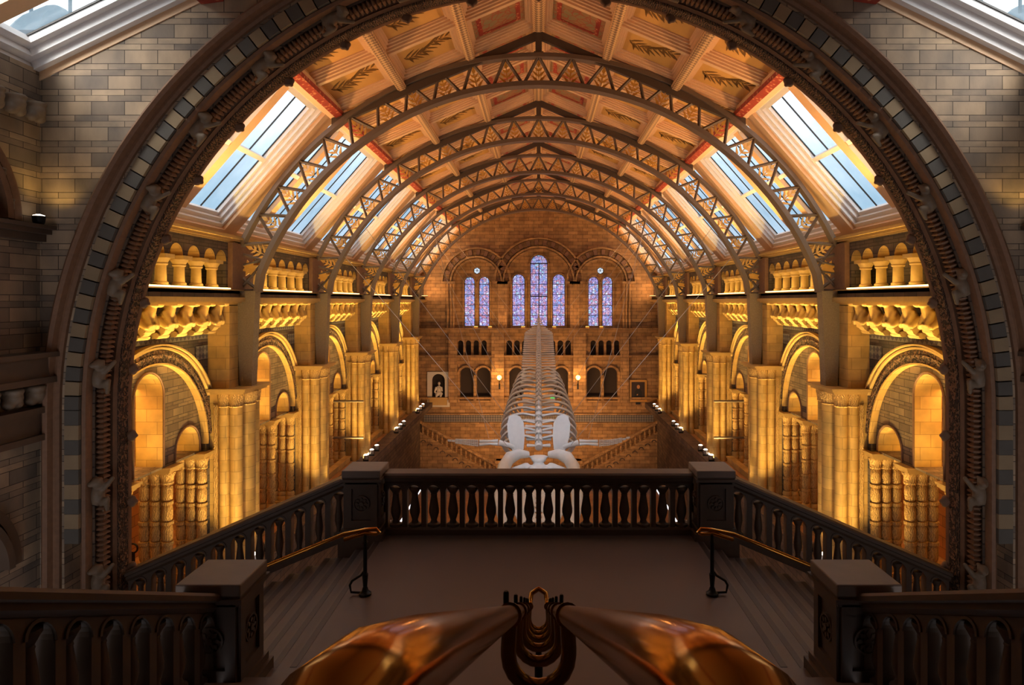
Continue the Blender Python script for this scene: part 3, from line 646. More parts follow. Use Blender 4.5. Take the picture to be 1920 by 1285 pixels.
for s in (-1, 1):
    # a crouching beast looking into the nave: +x of the mesh is towards the nave before turning
    f = -s
    balls = limb((f*.02, 0, .02), (f*.12, 0, .26), .15, .12)+[((f*.2, 0, .38), (.14, .1, .1)), ((f*.31, 0, .35), (.08, .07, .06)), ((f*.17, .08, .46), .045), ((f*.17, -.08, .46), .045)]
    for sg in (-1, 1): balls += limb((f*.1, sg*.11, .2), (f*.2, sg*.1, -.02), .06, .045)+limb((f*.0, sg*.14, .05), (f*.15, sg*.16, -.06), .09, .06)
    beast[s] = fused('beast', [(tuple(x*1.2 for x in q[0]), tuple(x*1.2 for x in q[1]) if isinstance(q[1], tuple) else q[1]*1.15) for q in balls], 'beast', .025)
for s in (-1, 1):
    bracket = MB().sweep([(-.13, 0), (.13, 0), (.13, 1), (-.13, 1)], [lambda a, b, x=x, z0=z0: (-s*x, a, z0*(1-b)) for x, z0 in ((0, -.36), (.14, -.33), (.28, -.24), (.38, -.12), (.44, -.02))]).mesh('bracket', 'mould', 30)
    roll = MB().tube([(-s*.16, -.22, -.28), (-s*.16, .22, -.28)], .07, 8).tube([(-s*.3, -.18, -.14), (-s*.3, .18, -.14)], .06, 8).mesh('roll', 'mould', 40)
    for k, yc in enumerate(YC):
        bay = '%s bay from the great arch' % ORD[k]
        for i, u in enumerate((-1.87, -1.12, -.37, .37, 1.12, 1.87) if k < 5 else (-.75, 0, .75)):
            spawn([('base', C_base, None), ('shaft', C_shaft, None), ('capital', C_cap, None)], 'arcade_colonette', 'gold lit colonette, %s in arcade of %s bay, %s' % (ORD[i], ORD[k], SIDE[s]), 'column', (s*8.36, yc+u, .31), 'arcade colonettes')
        ob_ = thing('light_strip', 'glowing strip light on the arcade ledge, %s, %s' % (bay, SIDE[s]), 'strip light', (s*8.05, yc, .31), 'ledge strip lights', me=MB().box((-.05, -2.15, 0), (.05, 2.15, .035)).mesh('light_strip', 'striplight', 0))
        for i in range(7):
            if k == 5: break
            u = (-2.2, -1.49, -.745, 0, .745, 1.49, 2.2)[i]
            spawn([('bracket', bracket, None), ('roll', roll, None), ('beast', beast[s], None, (-s*.2, 0, .01))], 'corbel_beast', 'carved beast corbel, %s in row of %s bay, %s' % (ORD[i], ORD[k], SIDE[s]), 'carving', (s*XW, yc+u, -.5), 'carved beast corbels')
        # arch moulding
        t = thing('side_arch', 'round carved side arch, %s bay, %s' % (ORD[k], SIDE[s]), 'arch', (s*XW, yc, AZ), 'round side arches')
        mpA = lambda p, q, d: (s*d, p, q)
        ob('carved_band', MB().ring(AR, AR+.3, mpA, -.03, .1, PI-.1, 36).ring(AR+.12, AR+.2, mpA, -.06, .1, PI-.1, 36).mesh('carved_band', 'carvedbrown', 30), t)
        ob('hood_mould', MB().ring(AR+.32, AR+.37, mpA, -.1, .5, PI-.5, 36).ring(AR+.4, AR+.44, mpA, -.15, .5, PI-.5, 36).mesh('hood_mould', 'mould', 30), t)
        ob('soffit', MB().ring(AR-.03, AR+.01, lambda p, q, d: (s*(d-.06), p, q), .18, .0, PI, 36).mesh('soffit', 'stone', 30), t)
        mb = MB(); ml = MB(); OPN = ((-1.64, -3.72-AZ), (0, -2.2-AZ), (1.64, -3.72-AZ))
        for c, z1 in OPN:
            mb.tube([(s*(XS-XW-.01), p, q) for p, q in archpoly(c, .58, -.15, z1, 16)[1:]]+[(s*(XS-XW-.01), c-.58, -.15)], .03, 6)
            P = archpoly(c, .54, -.2, z1, 16); n = len(P)
            ml.add([(s*x, p, q) for x in (XS-XW-.01, XS-XW+.63) for p, q in P], [(i, (i+1) % n, n+(i+1) % n, n+i) for i in range(1, n)])
        ob('opening_moulding', mb.mesh('opening_moulding', 'brown', 40), t); ob('opening_lining', ml.mesh('opening_lining', 'stone', 30), t)
        # rows of three carved columns under the screen wall
        for u, nm in ((-2.27, 'near jamb'), (-.83, 'near middle'), (.83, 'far middle'), (2.27, 'far jamb')):
            x0 = XS-.08 if abs(u) < 2 else XS-.16
            for i in range(3):
                spawn([('base', K_base, None), ('shaft', K_shaft, None), ('capital', K_cap, None)], 'carved_column', '%s carved column, %s row, %s bay, %s' % (['front', 'second', 'rear'][i], nm, ORD[k], SIDE[s]), 'column', (s*(x0+.13+.27*i), yc+u, 0), 'carved row columns')
            t = thing('entablature', 'moulded block over %s columns, %s bay, %s' % (nm, ORD[k], SIDE[s]), 'stonework', group='column entablatures')
            for i, (a, b, e) in enumerate(((-4.1, -4.05, .0), (-4.05, -3.99, .05), (-3.99, -3.94, .08))): ob(('fascia', 'moulding', 'coping')[i], MB().box((s*(x0-.03-e), yc+u-.22-e, a), (s*(XS+.75), yc+u+.22+e, b)).mesh('entablature', 'mould', 0), t)
            thing('column_pedestal', 'stone block under %s columns, %s bay, %s' % (nm, ORD[k], SIDE[s]), 'stonework', group='column pedestals', me=MB().box((s*(x0-.05), yc+u-.24, GAL), (s*(XS+.7), yc+u+.24, CZ0)).mesh('column_pedestal', 'stone', 0))
    # piers at each truss
    for k, yt in enumerate(YT):
        t = thing('nave_pier', 'tall lit pier under the %s truss, %s' % (ORD[k], SIDE[s]), 'pier', (s*8.0, yt, GAL), 'nave piers')
        H = -2.45-GAL
        ob('core', MB().box((s*.02, -.55, 0), (s*.72, .55, H)).mesh('core', 'stone', 0), t)
        for sg in (-1, 1):
            ob('carved_strip', MB().box((s*.5, sg*.54, 0), (s*.6, sg*.58, H-.3)).mesh('carved_strip', 'carved', 0), t)
        for x, u, r in ((.33, -.55, .135), (.33, .55, .135), (.03, -.52, .16), (.03, .52, .16), (.0, 0, .24)):
            ob('half_shaft', MB().lathe([(r*1.2, 0), (r*1.2, .3), (r, .36), (r, H-.34)], (s*x, u, 0), 20).mesh('half_shaft', 'stone', 40), t)
            ob('carved_capital', MB().lathe([(r, H-.36), (r*1.15, H-.33), (r*1.05, H-.3), (r*1.3, H-.08), (r*1.3, H)], (s*x, u, 0), 14).mesh('carved_capital', 'carved', 40), t)
        for i, (a, b, e) in enumerate(((H, H+.06, 0), (H+.06, H+.12, .06), (H+.12, H+.15, .1))):
            ob(('impost', 'impost_moulding', 'impost_coping')[i], MB().box((-s*(.26+e), -.74-e, a), (s*.72, .74+e, b)).mesh('impost', 'mould', 0), t)
        ob('pilaster', MB().box((s*.15, -.65, H+.15), (s*.72, .65, H+2.33)).mesh('pilaster', 'stone', 0), t)
        ob('upper_pilaster', MB().box((s*.08, -.62, H+2.77), (s*.21, .62, H+4.0)).mesh('upper_pilaster', 'brown', 0), t)
        # floods at the pier foot
        for i, dy in enumerate((-1.5, -.5, .4)):
            f = thing('floodlight', '%s white floodlight at foot of %s pier, %s' % (ORD[i], ORD[k], SIDE[s]), 'floodlight', (s*7.55, yt+dy, -7.0), 'pier floodlights')
            ob('bracket', MB().box((-.12, -.02, 0), (.12, .02, .06)).box((-.12, -.02, 0), (-.1, .02, .22)).box((.1, -.02, 0), (.12, .02, .22)).mesh('bracket', 'black', 0), f)
            ob('housing', MB().lathe([(.08, .08), (.1, .12), (.11, .28), (.1, .28)], n=12).mesh('housing', 'steel', 40), f)
            ob('lens', MB().lathe([(.095, .27), (.095, .29), (.04, .32)], n=12).mesh('lens', 'lamp', 40), f)
        b = thing('light_bar', 'bright light bar on the parapet before the %s pier, %s' % (ORD[k], SIDE[s]), 'strip light', (s*7.75, yt-.5, -7.0), 'parapet light bars')
        ob('tube', MB().box((-.03, -.45, .03), (.03, .45, .07)).mesh('tube', 'lamp', 0), b); ob('tray', MB().box((-.05, -.5, 0), (.05, .5, .03)).mesh('tray', 'black', 0), b)
#================================================================== THE GREAT ARCH
ga = thing('great_arch', 'huge round stone arch framing the hall, orders of carved mouldings', 'arch')
ZB = -9.0
def arch_part(name, R0, y, sec, mat, n=72, zb=ZB, sm=30): return ob(name, MB().sweep(sec, arch_frames(R0, y, ARCH_Z, zb, n)).mesh(name, mat, sm), ga)
arch_part('hood_mould', 8.1, ARCH_Y, [(-.04, 0), (-.04, -.06), (.0, -.1), (.04, -.1), (.06, -.2), (.11, -.24), (.16, -.2), (.16, 0)], 'brown')
mb = MB(); nb = 100
for i in range(nb):
    a0 = PI*i/nb; mb.ring(7.76, 8.0, lambda p, q, d: (p, ARCH_Y-.03+d, ARCH_Z+q), .35, a0+.0015, a0+PI/nb-.0015, 2, i % 2)
for s in (-1, 1):
    for i in range(9):
        z1 = ARCH_Z-.25*i; mb.box((s*7.76, ARCH_Y-.03, z1-.245), (s*8.0, ARCH_Y+.3, z1), (i+1) % 2)
ob('voussoir_band', mb.mesh('voussoir_band', ['blocklight', 'blockdark'], 20), ga)
arch_part('outer_roll', 7.74, ARCH_Y+.1, [(-.07, .0), (-.05, -.06), (.0, -.08), (.05, -.04), (.06, .1), (-.06, .14)], 'brown')
arch_part('hollow_order', 7.66, ARCH_Y+.2, [(-.02, 0), (.06, -.02), (.12, .0), (.12, .5), (.02, .5), (.02, .1)], 'darkbrick')
# twisted rope moulding
path = [f(0, 0) for f in arch_frames(7.62, ARCH_Y+.36, ARCH_Z, ZB, 840, 240)]
mb = MB(); n = 8; P = [Vector(p) for p in path]
vs = []
for i, p in enumerate(P):
    a = P[max(i-1, 0)]; b = P[min(i+1, len(P)-1)]; T = (b-a).normalized(); v = Vector((0, 1, 0)); u = T.cross(v)
    for j in range(n):
        th = 2*PI*j/n; r = (.05, .1, .115)[i % 3]*(1.1 if j % 4 else .75); vs.append(p+(u*math.cos(th)+v*math.sin(th))*r)
L = len(P); mb.add(vs, [(i*n+j, i*n+(j+1) % n, (i+1)*n+(j+1) % n, (i+1)*n+j) for i in range(L-1) for j in range(n)])
ob('rope_moulding', mb.mesh('rope_moulding', 'brown', 20), ga)
arch_part('inner_order', 7.6, ARCH_Y+.52, [(-.1, .06), (-.06, .0), (-.02, .06), (.02, .0), (.06, .06), (.16, .08), (.16, .32), (-.1, .32)], 'brown')
arch_part('carved_band', 7.46, ARCH_Y+.6, [(.0, .0), (.02, -.02), (.1, -.02), (.1, .24), (.0, .24)], 'carvedbrown')
arch_part('inner_edge', 7.45, ARCH_Y+.79, [(.0, .05), (.03, .0), (.08, .0), (.12, .06), (.12, .12), (.0, .12)], 'brown')
crk = fused('crocket', [((0, 0, 0), (.1, .07, .07)), ((-.07, 0, .05), .06), ((-.08, 0, -.05), .06), ((-.13, 0, 0), (.05, .05, .04))], 'brown', .02)
def arch_at(R, a):
    return (R*math.cos(a), ARCH_Z+R*math.sin(a), a) 
for i in range(19):
    a = PI*(i+.5)/19; o = ob('crocket', crk, ga, (7.48*math.cos(a), ARCH_Y+.86, ARCH_Z+7.48*math.sin(a))); o.rotation_euler = (0, -a, 0)
for s in (-1, 1):
    for i in range(4): o = ob('crocket', crk, ga, (s*7.48, ARCH_Y+.86, ARCH_Z-.6-1.2*i)); o.rotation_euler = (0, 0 if s > 0 else PI, 0)
# climbing carved beasts on the rope moulding
mk = [((0, -.05, 0), (.1, .1, .17)), ((.02, -.1, .2), (.085, .09, .085)), ((-.02, -.17, .19), (.05, .05, .045)), ((.07, -.08, .25), .03), ((-.03, -.06, .27), .03)]
for sg in (-1, 1): mk += limb((sg*.1, -.06, .1), (sg*.2, -.02, .24), .045, .035)+limb((sg*.08, -.06, -.1), (sg*.17, -.1, -.05), .06, .045)+limb((sg*.17, -.1, -.05), (sg*.13, -.03, -.22), .045, .035)
mk += limb((0, .0, -.15), (.08, .03, -.38), .03, .02)
mkm = fused('climbing_beast', mk, 'beastdark', .018)
bi = 0
for s in (-1, 1):
    spots = [(7.62*math.cos(a), ARCH_Z+7.62*math.sin(a), a) for a in [math.radians(q) for q in (4, 16, 28, 39.5, 51, 62, 73, 84)]]
    spots = [(7.62, ARCH_Z-3.0, 0), (7.62, ARCH_Z-1.5, 0)]+spots
    for i, (x, z, a) in enumerate(spots):
        o = thing('climbing_beast', 'carved stone beast climbing the great arch, %s from the bottom, %s' % (ORD[i], SIDE[s]), 'carving', (s*x, ARCH_Y+.3, z), 'beasts on the great arch', me=mkm)
        o.rotation_euler = (0, -s*a*.9, 0); o.scale = (1.15,)*3
#================================================================== STAIR HALL SIDE WALLS
corb = fused('leaf_corbel', [((0, 0, 0), (.16, .14, .14)), ((.0, .08, -.1), .1), ((0, -.08, -.1), .1), ((0, 0, .1), (.18, .15, .06))], 'beastdark', .025)
for s in (-1, 1):
    for nm, lb, sec in (('ledge', 'dark stone ledge by the spotlight', ((1.2, 1.26, .3), (1.12, 1.2, .22), (1.0, 1.12, .12))),
                        ('balcony_ledge', 'dark stone balcony ledge', ((-.92, -.84, .4), (-1.25, -.92, .3), (-1.35, -1.25, .36))),
                        ('patterned_string_course', 'dark patterned string course', ((-1.85, -1.75, .25), (-2.2, -1.85, .18), (-2.3, -2.2, .25)))):
        mb = MB()
        for a, b, d in sec: mb.box((s*(WF-d), 3, a), (s*WF, 10.98, b))
        thing(nm, lb+' on the stair hall wall, '+SIDE[s], 'stonework', group=nm+'s', me=mb.mesh(nm, 'darkstone', 0))
    for i in range(8):
        thing('leaf_corbel', 'leafy corbel under stair hall eaves, %s from the great arch, %s' % (ORD[i], SIDE[s]), 'carving', (s*(WF-.12), 10.75-.42*i, 3.15), 'leafy corbels', me=corb)
    for i in range(6):
        thing('leaf_corbel', 'leafy corbel under the balcony ledge, %s from the great arch, %s' % (ORD[i], SIDE[s]), 'carving', (s*(WF-.14), 10.7-.45*i, -1.52), 'balcony corbels', me=corb)
    mpw = lambda p, q, d: (s*(WF-d), 8.9+p, 1.3+q)
    t = thing('blind_arch', 'dark round arch in the stair hall wall above the ledge, '+SIDE[s], 'arch', group='stair hall blind arches')
    for r0, r1, d in ((1.45, 1.6, .1), (1.2, 1.32, .2), (1.0, 1.1, .1)):
        ob('moulding', MB().ring(r0, r1, mpw, d, 0, PI, 24).mesh('moulding', 'brown', 30), t)
    for i in range(9): a = PI*(i+.5)/9; ob('leaf_boss', corb, t, (s*(WF-.06), 8.9+1.38*math.cos(a), 1.3+1.38*math.sin(a))).scale = (.6,)*3
    mpw2 = lambda p, q, d: (s*(WF-d), 9.2+p, -4.2+q)
    t = thing('blind_arch', 'dark round arch low in the stair hall wall, '+SIDE[s], 'arch', group='stair hall low arches')
    for r0, r1, d in ((1.15, 1.3, .1), (.95, 1.07, .18)): ob('moulding', MB().ring(r0, r1, mpw2, d, 0, PI, 24).mesh('moulding', 'darkstone', 30), t)
    t = thing('spotlight', 'small lit spotlight on the corner ledge, '+SIDE[s], 'spotlight', (s*8.22, 10.7, 1.26), 'corner spotlights')
    ob('housing', MB().lathe([(.07, 0), (.09, .05), (.1, .14), (.09, .14)], n=14).mesh('housing', 'black', 40), t); ob('lens', MB().lathe([(.085, .13), (.085, .15), (.03, .17)], n=14).mesh('lens', 'lamp', 40), t)
#================================================================== LANDING BALUSTRADES
def baluster(h, r):
    return [(r*1.3, 0), (r*1.3, .05), (r*.8, .07), (r*.6, .12), (r*1.05, h*.35), (r*1.05, h*.45), (r*.62, h*.78), (r*.7, h*.8), (r*.62, h*.83), (r*1.1, h*.93), (r*1.25, h*.95), (r*1.25, h)]
def arcade_run(t, n, pitch, mp, z_rail, z_foot, bal_r, shear, dense=False, thick=.2, opening=.36, mat='darkstone', bal='darkstone'):
    """t: parent; mp(u, z, d); shear(u): rise along the run"""
    W_ = n*pitch
    mps = lambda u, z, d: mp(u, z+shear(u), d)
    zs = z_rail-.36; hw = pitch*opening
    outer = [(0, z_foot+.12)]; 
    # frieze with arched tops: an upper plate whose lower edge follows the arches
    edge = [(W_, z_rail-.2), (0, z_rail-.2)]
    low = []
    for i in range(n):
        c = (i+.5)*pitch; low += [(i*pitch, z_foot+.1), (c-hw, z_foot+.1)]+arc(c, zs, hw, PI, 0, 10)+[(c+hw, z_foot+.1)]
    low.append((W_, z_foot+.1))
    # drop duplicate points
    L = [low[0]]
    for p in low[1:]:
        if abs(p[0]-L[-1][0])+abs(p[1]-L[-1][1]) > 1e-5: L.append(p)
    ob('arcade', MB().plate(L+edge, [], mps, thick).mesh('arcade', mat, 0), t)
    mb = MB()
    for i in range(n):
        mb.ring(hw, hw+.025, lambda p, q, d, c=(i+.5)*pitch: mps(c+p, zs+q, d-.015), .03, 0, PI, 10)
    ob('arch_moulding', mb.mesh('arch_moulding', mat, 30), t)
    fr = lambda u: (lambda a, b: mps(u, z_rail+b, thick/2+a))
    ob('rail', MB().sweep([(-.2, -.03), (-.17, 0), (.17, 0), (.2, -.03), (.2, -.08), (.15, -.1), (.15, -.15), (.11, -.2), (-.11, -.2), (-.15, -.15), (-.15, -.1), (-.2, -.08)], [fr(0), fr(W_)]).mesh('rail', mat, 30), t)
    ob('plinth', MB().sweep([(-.14, 0), (.14, 0), (.14, .1), (.1, .13), (-.1, .13), (-.14, .1)], [lambda a, b, u=u: mps(u, z_foot+b, thick/2+a) for u in (0, W_)]).mesh('plinth', mat, 0), t)
    h = zs+hw*.6-z_foot-.12
    bm_ = MB().lathe(baluster(h, bal_r), n=12).mesh('baluster', bal, 40)
    for i in range(n):
        p = mps((i+.5)*pitch, z_foot+.12, thick/2); o = ob('baluster', bm_, t, p)
t = thing('balustrade', 'dark stone balustrade across the back of the landing before the whale', 'balustrade')
arcade_run(t, 16, .345, lambda u, z, d: (-2.76+u, 11.72+d, z), -3.08, LAND, .088, lambda u: 0, thick=.16, opening=.37)
for s in (-1, 1):
    t = thing('stair_balustrade', 'dark raking stair balustrade falling behind the landing steps, '+SIDE[s], 'balustrade', group='lower flight balustrades')
    arcade_run(t, 11, .36, lambda u, z, d: (s*(3.45+u), 11.75+d, z), -3.14, LAND-.1, .07, lambda u: -.434*u if u > 0 else 0, thick=.16)
    t = thing('stair_balustrade', 'dark raking balustrade of the near flight rising from the newel, '+SIDE[s], 'balustrade', group='upper flight balustrades')
    arcade_run(t, 11, .37, lambda u, z, d: (s*(3.4+d), 6.85-u, z), -3.08, LAND+.05, .075, lambda u: .465*u, thick=.2)
    def newel(x, y, w_, zt, label, grp, zb=LAND-.3):
        t = thing('newel_post', label, 'newel post', (s*x, y, 0), grp); h = w_/2
        ob('base', MB().box((-h-.06, -h-.06, zb), (h+.06, h+.06, LAND+.12)).box((-h-.02, -h-.02, LAND+.12), (h+.02, h+.02, LAND+.2)).mesh('base', 'darkstone', 0), t)
        ob('shaft', MB().box((-h+.05, -h+.05, LAND+.2), (h-.05, h-.05, zt-.2)).mesh('shaft', 'darkstone', 0), t)
        for k in range(4):
            a = k*PI/2; R = Matrix.Rotation(a, 3, 'Z'); mb = MB()
            pf_ = lambda p, q, d: tuple(R @ Vector((p, -h+.05-d, q)))
            mb.plate(rect(-h+.05, h-.05, LAND+.2, zt-.2), [rect(-h+.16, h-.16, LAND+.34, zt-.32)], pf_, .04)
            ob('panel', mb.mesh('panel', 'darkstone', 0), t)
            o = MB(); 
            zm = (LAND+zt)/2+.02
            o.ring(.0, .035, lambda p, z_, d: pf_(p, zm+z_, d), .04, 0, 2*PI, 12); o.ring(.125, .145, lambda p, z_, d: pf_(p, zm+z_, d), .03, 0, 2*PI, 20)
            for q in range(8):
                a_ = q*PI/4; o.plate([(.045*math.cos(a_), zm+.045*math.sin(a_)), (.085*math.cos(a_-.3), zm+.085*math.sin(a_-.3)), (.118*math.cos(a_), zm+.118*math.sin(a_)), (.085*math.cos(a_+.3), zm+.085*math.sin(a_+.3))], [], lambda p, z_, d: pf_(p, z_, d), .03)
            ob('carving', o.mesh('carving', 'darkstone', 30), t)
        mb = MB()
        for a, b, e in ((zt-.24, zt-.2, -.01), (zt-.2, zt-.15, .03), (zt-.15, zt-.13, .0)): mb.box((-h-e, -h-e, a), (h+e, h+e, b))
        ob('necking', mb.mesh('necking', 'darkstone', 0), t)
        o = ob('cap', MB().box((-h-.01, -h-.01, zt-.13), (h+.01, h+.01, zt)).mesh('cap', 'capstone', 0), t)
        bv = o.modifiers.new('b', 'BEVEL'); bv.width = .015; bv.segments = 2
    newel(3.12, 11.75, .66, -2.98, 'dark square newel at the back corner of the landing, '+SIDE[s], 'landing newels')
    newel(3.44, 7.1, .66, -2.95, 'large dark newel with flat grey cap at the near stair foot, '+SIDE[s], 'near newels', LAND-1.2)
    # brass handrail on a black iron post
    t = thing('handrail', 'brass handrail with looped end on a black iron post, '+SIDE[s], 'handrail', (s*2.48, 9.3, LAND), 'side handrails')
    H = .93
    pth = [(s*1.9, 0, H-.46+.0), (s*1.3, 0, H-.44), (s*.3, 0, H-.06), (s*.0, 0, H+.0), (-s*.16, 0, H+.01), (-s*.2, 0, H-.03), (-s*.16, 0, H-.06), (s*.0, 0, H-.05), (s*.3, 0, H-.14)]
    pth[0] = (s*1.75, 0, H-.66); pth[1] = (s*1.25, 0, H-.45)
    ob('rail', MB().tube(pth, .028, 10).mesh('rail', 'brass', 60), t)
    ob('post', MB().lathe([(.09, 0), (.09, .03), (.05, .06), (.04, .1), (.03, .12), (.045, .3), (.03, .32), (.028, H-.2), (.04, H-.18), (.028, H-.15), (.028, H-.06)], n=12).mesh('post', 'black', 40), t)
    ob('brace', MB().tube([(s*.0, 0, .36), (s*.06, 0, .28), (s*.19, 0, .2), (s*.22, 0, .14), (s*.2, 0, .04), (s*.0, 0, .03)], .018, 8).mesh('brace', 'black', 60), t)
    for i in (1, 2): pass
#================================================================== CENTRAL TWIN BRASS HANDRAIL
t = thing('twin_handrail', 'polished brass twin handrail running down the stair centre towards the landing', 'handrail', (0, 0, 0))
def rz(d): return -.04-.463*d
for s in (-1, 1):
    P = [(s*.088, d, rz(d)) for d in (6.7, 5, 3.5, 2.2, 1.2, .7, .46)]
    P += [(s*.093, .36, rz(.36)-.004), (s*.1, .31, rz(.31)-.016), (s*.107, .285, rz(.285)-.05), (s*.11, .28, rz(.28)-.1), (s*.11, .28, rz(.28)-.3)]
    ob('rail', MB().tube(P, .0285, 20).mesh('rail', 'brass', 80), t)
ob('end_loop', MB().tube([(-.088, 6.7, rz(6.7)), (-.088, 6.8, rz(6.7)+.0), (-.075, 6.86, rz(6.7)+.06), (0, 6.88, rz(6.7)+.1), (.075, 6.86, rz(6.7)+.06), (.088, 6.8, rz(6.7)), (.088, 6.7, rz(6.7))], .026, 12).mesh('end_loop', 'brass', 80), t)
for i, d in enumerate((2.0, 2.85, 3.7, 4.55, 5.4, 6.25)):
    z = rz(d)
    U = [(-.088, d, z-.02), (-.093, d, z-.1)]+[(.093*math.cos(a), d, z-.12+.1*math.sin(a)) for a in [PI+PI*k/10 for k in range(11)]]+[(.093, d, z-.1), (.088, d, z-.02)]
    u = ob('bracket', MB().tube(U, .024, 12).mesh('bracket', 'brassd', 80), t)
    mb = MB()
    for s in (-1, 1): ob('collar', MB().tube([(s*.088, d-.03, rz(d-.03)), (s*.088, d+.03, rz(d+.03))], .037, 16).mesh('collar', 'brassd', 50), u)
    for s in ((-1,) if i == 0 else (-1, 1)): ob('pin', MB().lathe([(.009, .02), (.009, .07), (.006, .075)], (s*.1, d, rz(d)), 8).mesh('pin', 'black', 40), u)
    ob('post', MB().lathe([(.022, 0), (.022, .2), (.03, .21), (.03, .25), (.018, .27), (.018, .75)], (0, d, z-.22-.75), 12).mesh('post', 'black', 40), t)
#================================================================== WHALE SKELETON
wh = thing('whale_skeleton', 'giant pale whale skeleton hanging head down in the middle of the hall', 'whale skeleton')
ctrl = [(26.3, -6.45), (27.3, -6.0), (29, -5.2), (31, -4.45), (33, -3.75), (36, -3.05), (39, -2.5), (42, -1.95), (43.6, -1.3), (44.6, -.75)]
def wpath(d):
    for (a, za), (b, zb) in zip(ctrl, ctrl[1:]):
        if a <= d <= b: return za+(zb-za)*(d-a)/(b-a)
    return ctrl[-1][1]
def wz(d): return sum(wpath(min(max(d+o, 26.3), 44.6)) for o in (-.8, -.4, 0, .4, .8))/5
def wfr(d):
    T = Vector((0, 1, (wz(d+.3)-wz(d-.3))/.6)).normalized(); Nn = Vector((0, -T.z, T.y)); o = Vector((.0, d, wz(d)))
    return lambda x, n_, t_: tuple(o+Vector((x, 0, 0))+Nn*n_+T*t_)
def vertebra(d, r, tw, sp, th):
    f = wfr(d); mb = MB(); ln = th
    mb.tube([f(0, 0, -ln), f(0, 0, -ln*.7), f(0, 0, ln*.7), f(0, 0, ln)], [r*.9, r, r, r*.9], 10)
    for s in (-1, 1):
        if tw > r: mb.sweep([(-.022, -ln*.5), (.022, -ln*.5), (.022, ln*.5), (-.022, ln*.5)], [lambda a, b, q=q, k=k: f(s*q, a*k+.02*q, b*k) for q, k in ((r*.7, .8), (tw*.6, 1), (tw*.92, 1.25), (tw, .9))])
    if sp > r: mb.sweep([(-.035, -ln*.6), (.035, -ln*.6), (.035, ln*.5), (-.035, ln*.5)], [lambda a, b, q=q, k=k: f(a, q, b*k+q*.25) for q, k in ((r*.7, 1.), (sp*.7, 1.), (sp, 1.15))])
    return mb.mesh('vertebra', 'bone', 40)
d = 27.2
while d < 44.4:
    u = (d-27.2)/17.2
    sp_ = .27+.04*u if d < 41 else .2
    tw = (.5+.4*min(1, (d-27.2)/5)) if d < 41.5 else max(.12, .9-(d-41.5)*.42)
    if d > 42.9: tw = max(.02, .3-(d-42.9)*.2)
    r = .17-.03*u if d < 42 else max(.05, .14-(d-42)*.035)
    ob('vertebra', vertebra(d, r, tw, (.62 if d < 40 else max(.1, .6-(d-40)*.14)), sp_*.55), wh); d += sp_*1.5
# ribs
NRIB = 13
for i in range(NRIB):
    d = 27.6+.5*i; q = i/(NRIB-1)
    wd = (1.5, 1.58, 1.62, 1.62, 1.6, 1.56, 1.5, 1.44, 1.37, 1.3, 1.22, 1.14, 1.06)[i]
    ln = (1.9 if 0 < i < 10 else 1.5) - .1*max(0, i-9)
    for s in (-1, 1):
        f = wfr(d); P = [f(s*.16, .06, 0), f(s*wd*.45, .12, .08), f(s*wd*.8, -.1, .18), f(s*wd, -.45*ln/1.9-.1, .3), f(s*wd*1.0, -.95*ln/1.9, .42), f(s*wd*.9, -1.4*ln/1.9, .55), f(s*wd*.72, -ln, .66)]
        Q = []
        for k in range(len(P)-1):                                        # Catmull-Rom
            p0, p1, p2, p3 = (Vector(P[max(k-1, 0)]), Vector(P[k]), Vector(P[k+1]), Vector(P[min(k+2, len(P)-1)]))
            for m_ in range(4):
                t_ = m_/4; Q.append(.5*((2*p1)+(p2-p0)*t_+(2*p0-5*p1+4*p2-p3)*t_*t_+(3*p1-p0-3*p2+p3)*t_**3))
        Q.append(Vector(P[-1])); nQ = len(Q)
        ob('rib', MB().tube(Q, [.06+.03*math.sin(PI*k/nQ) for k in range(nQ)], 7, flat=.8).mesh('rib', 'bone', 60), wh)
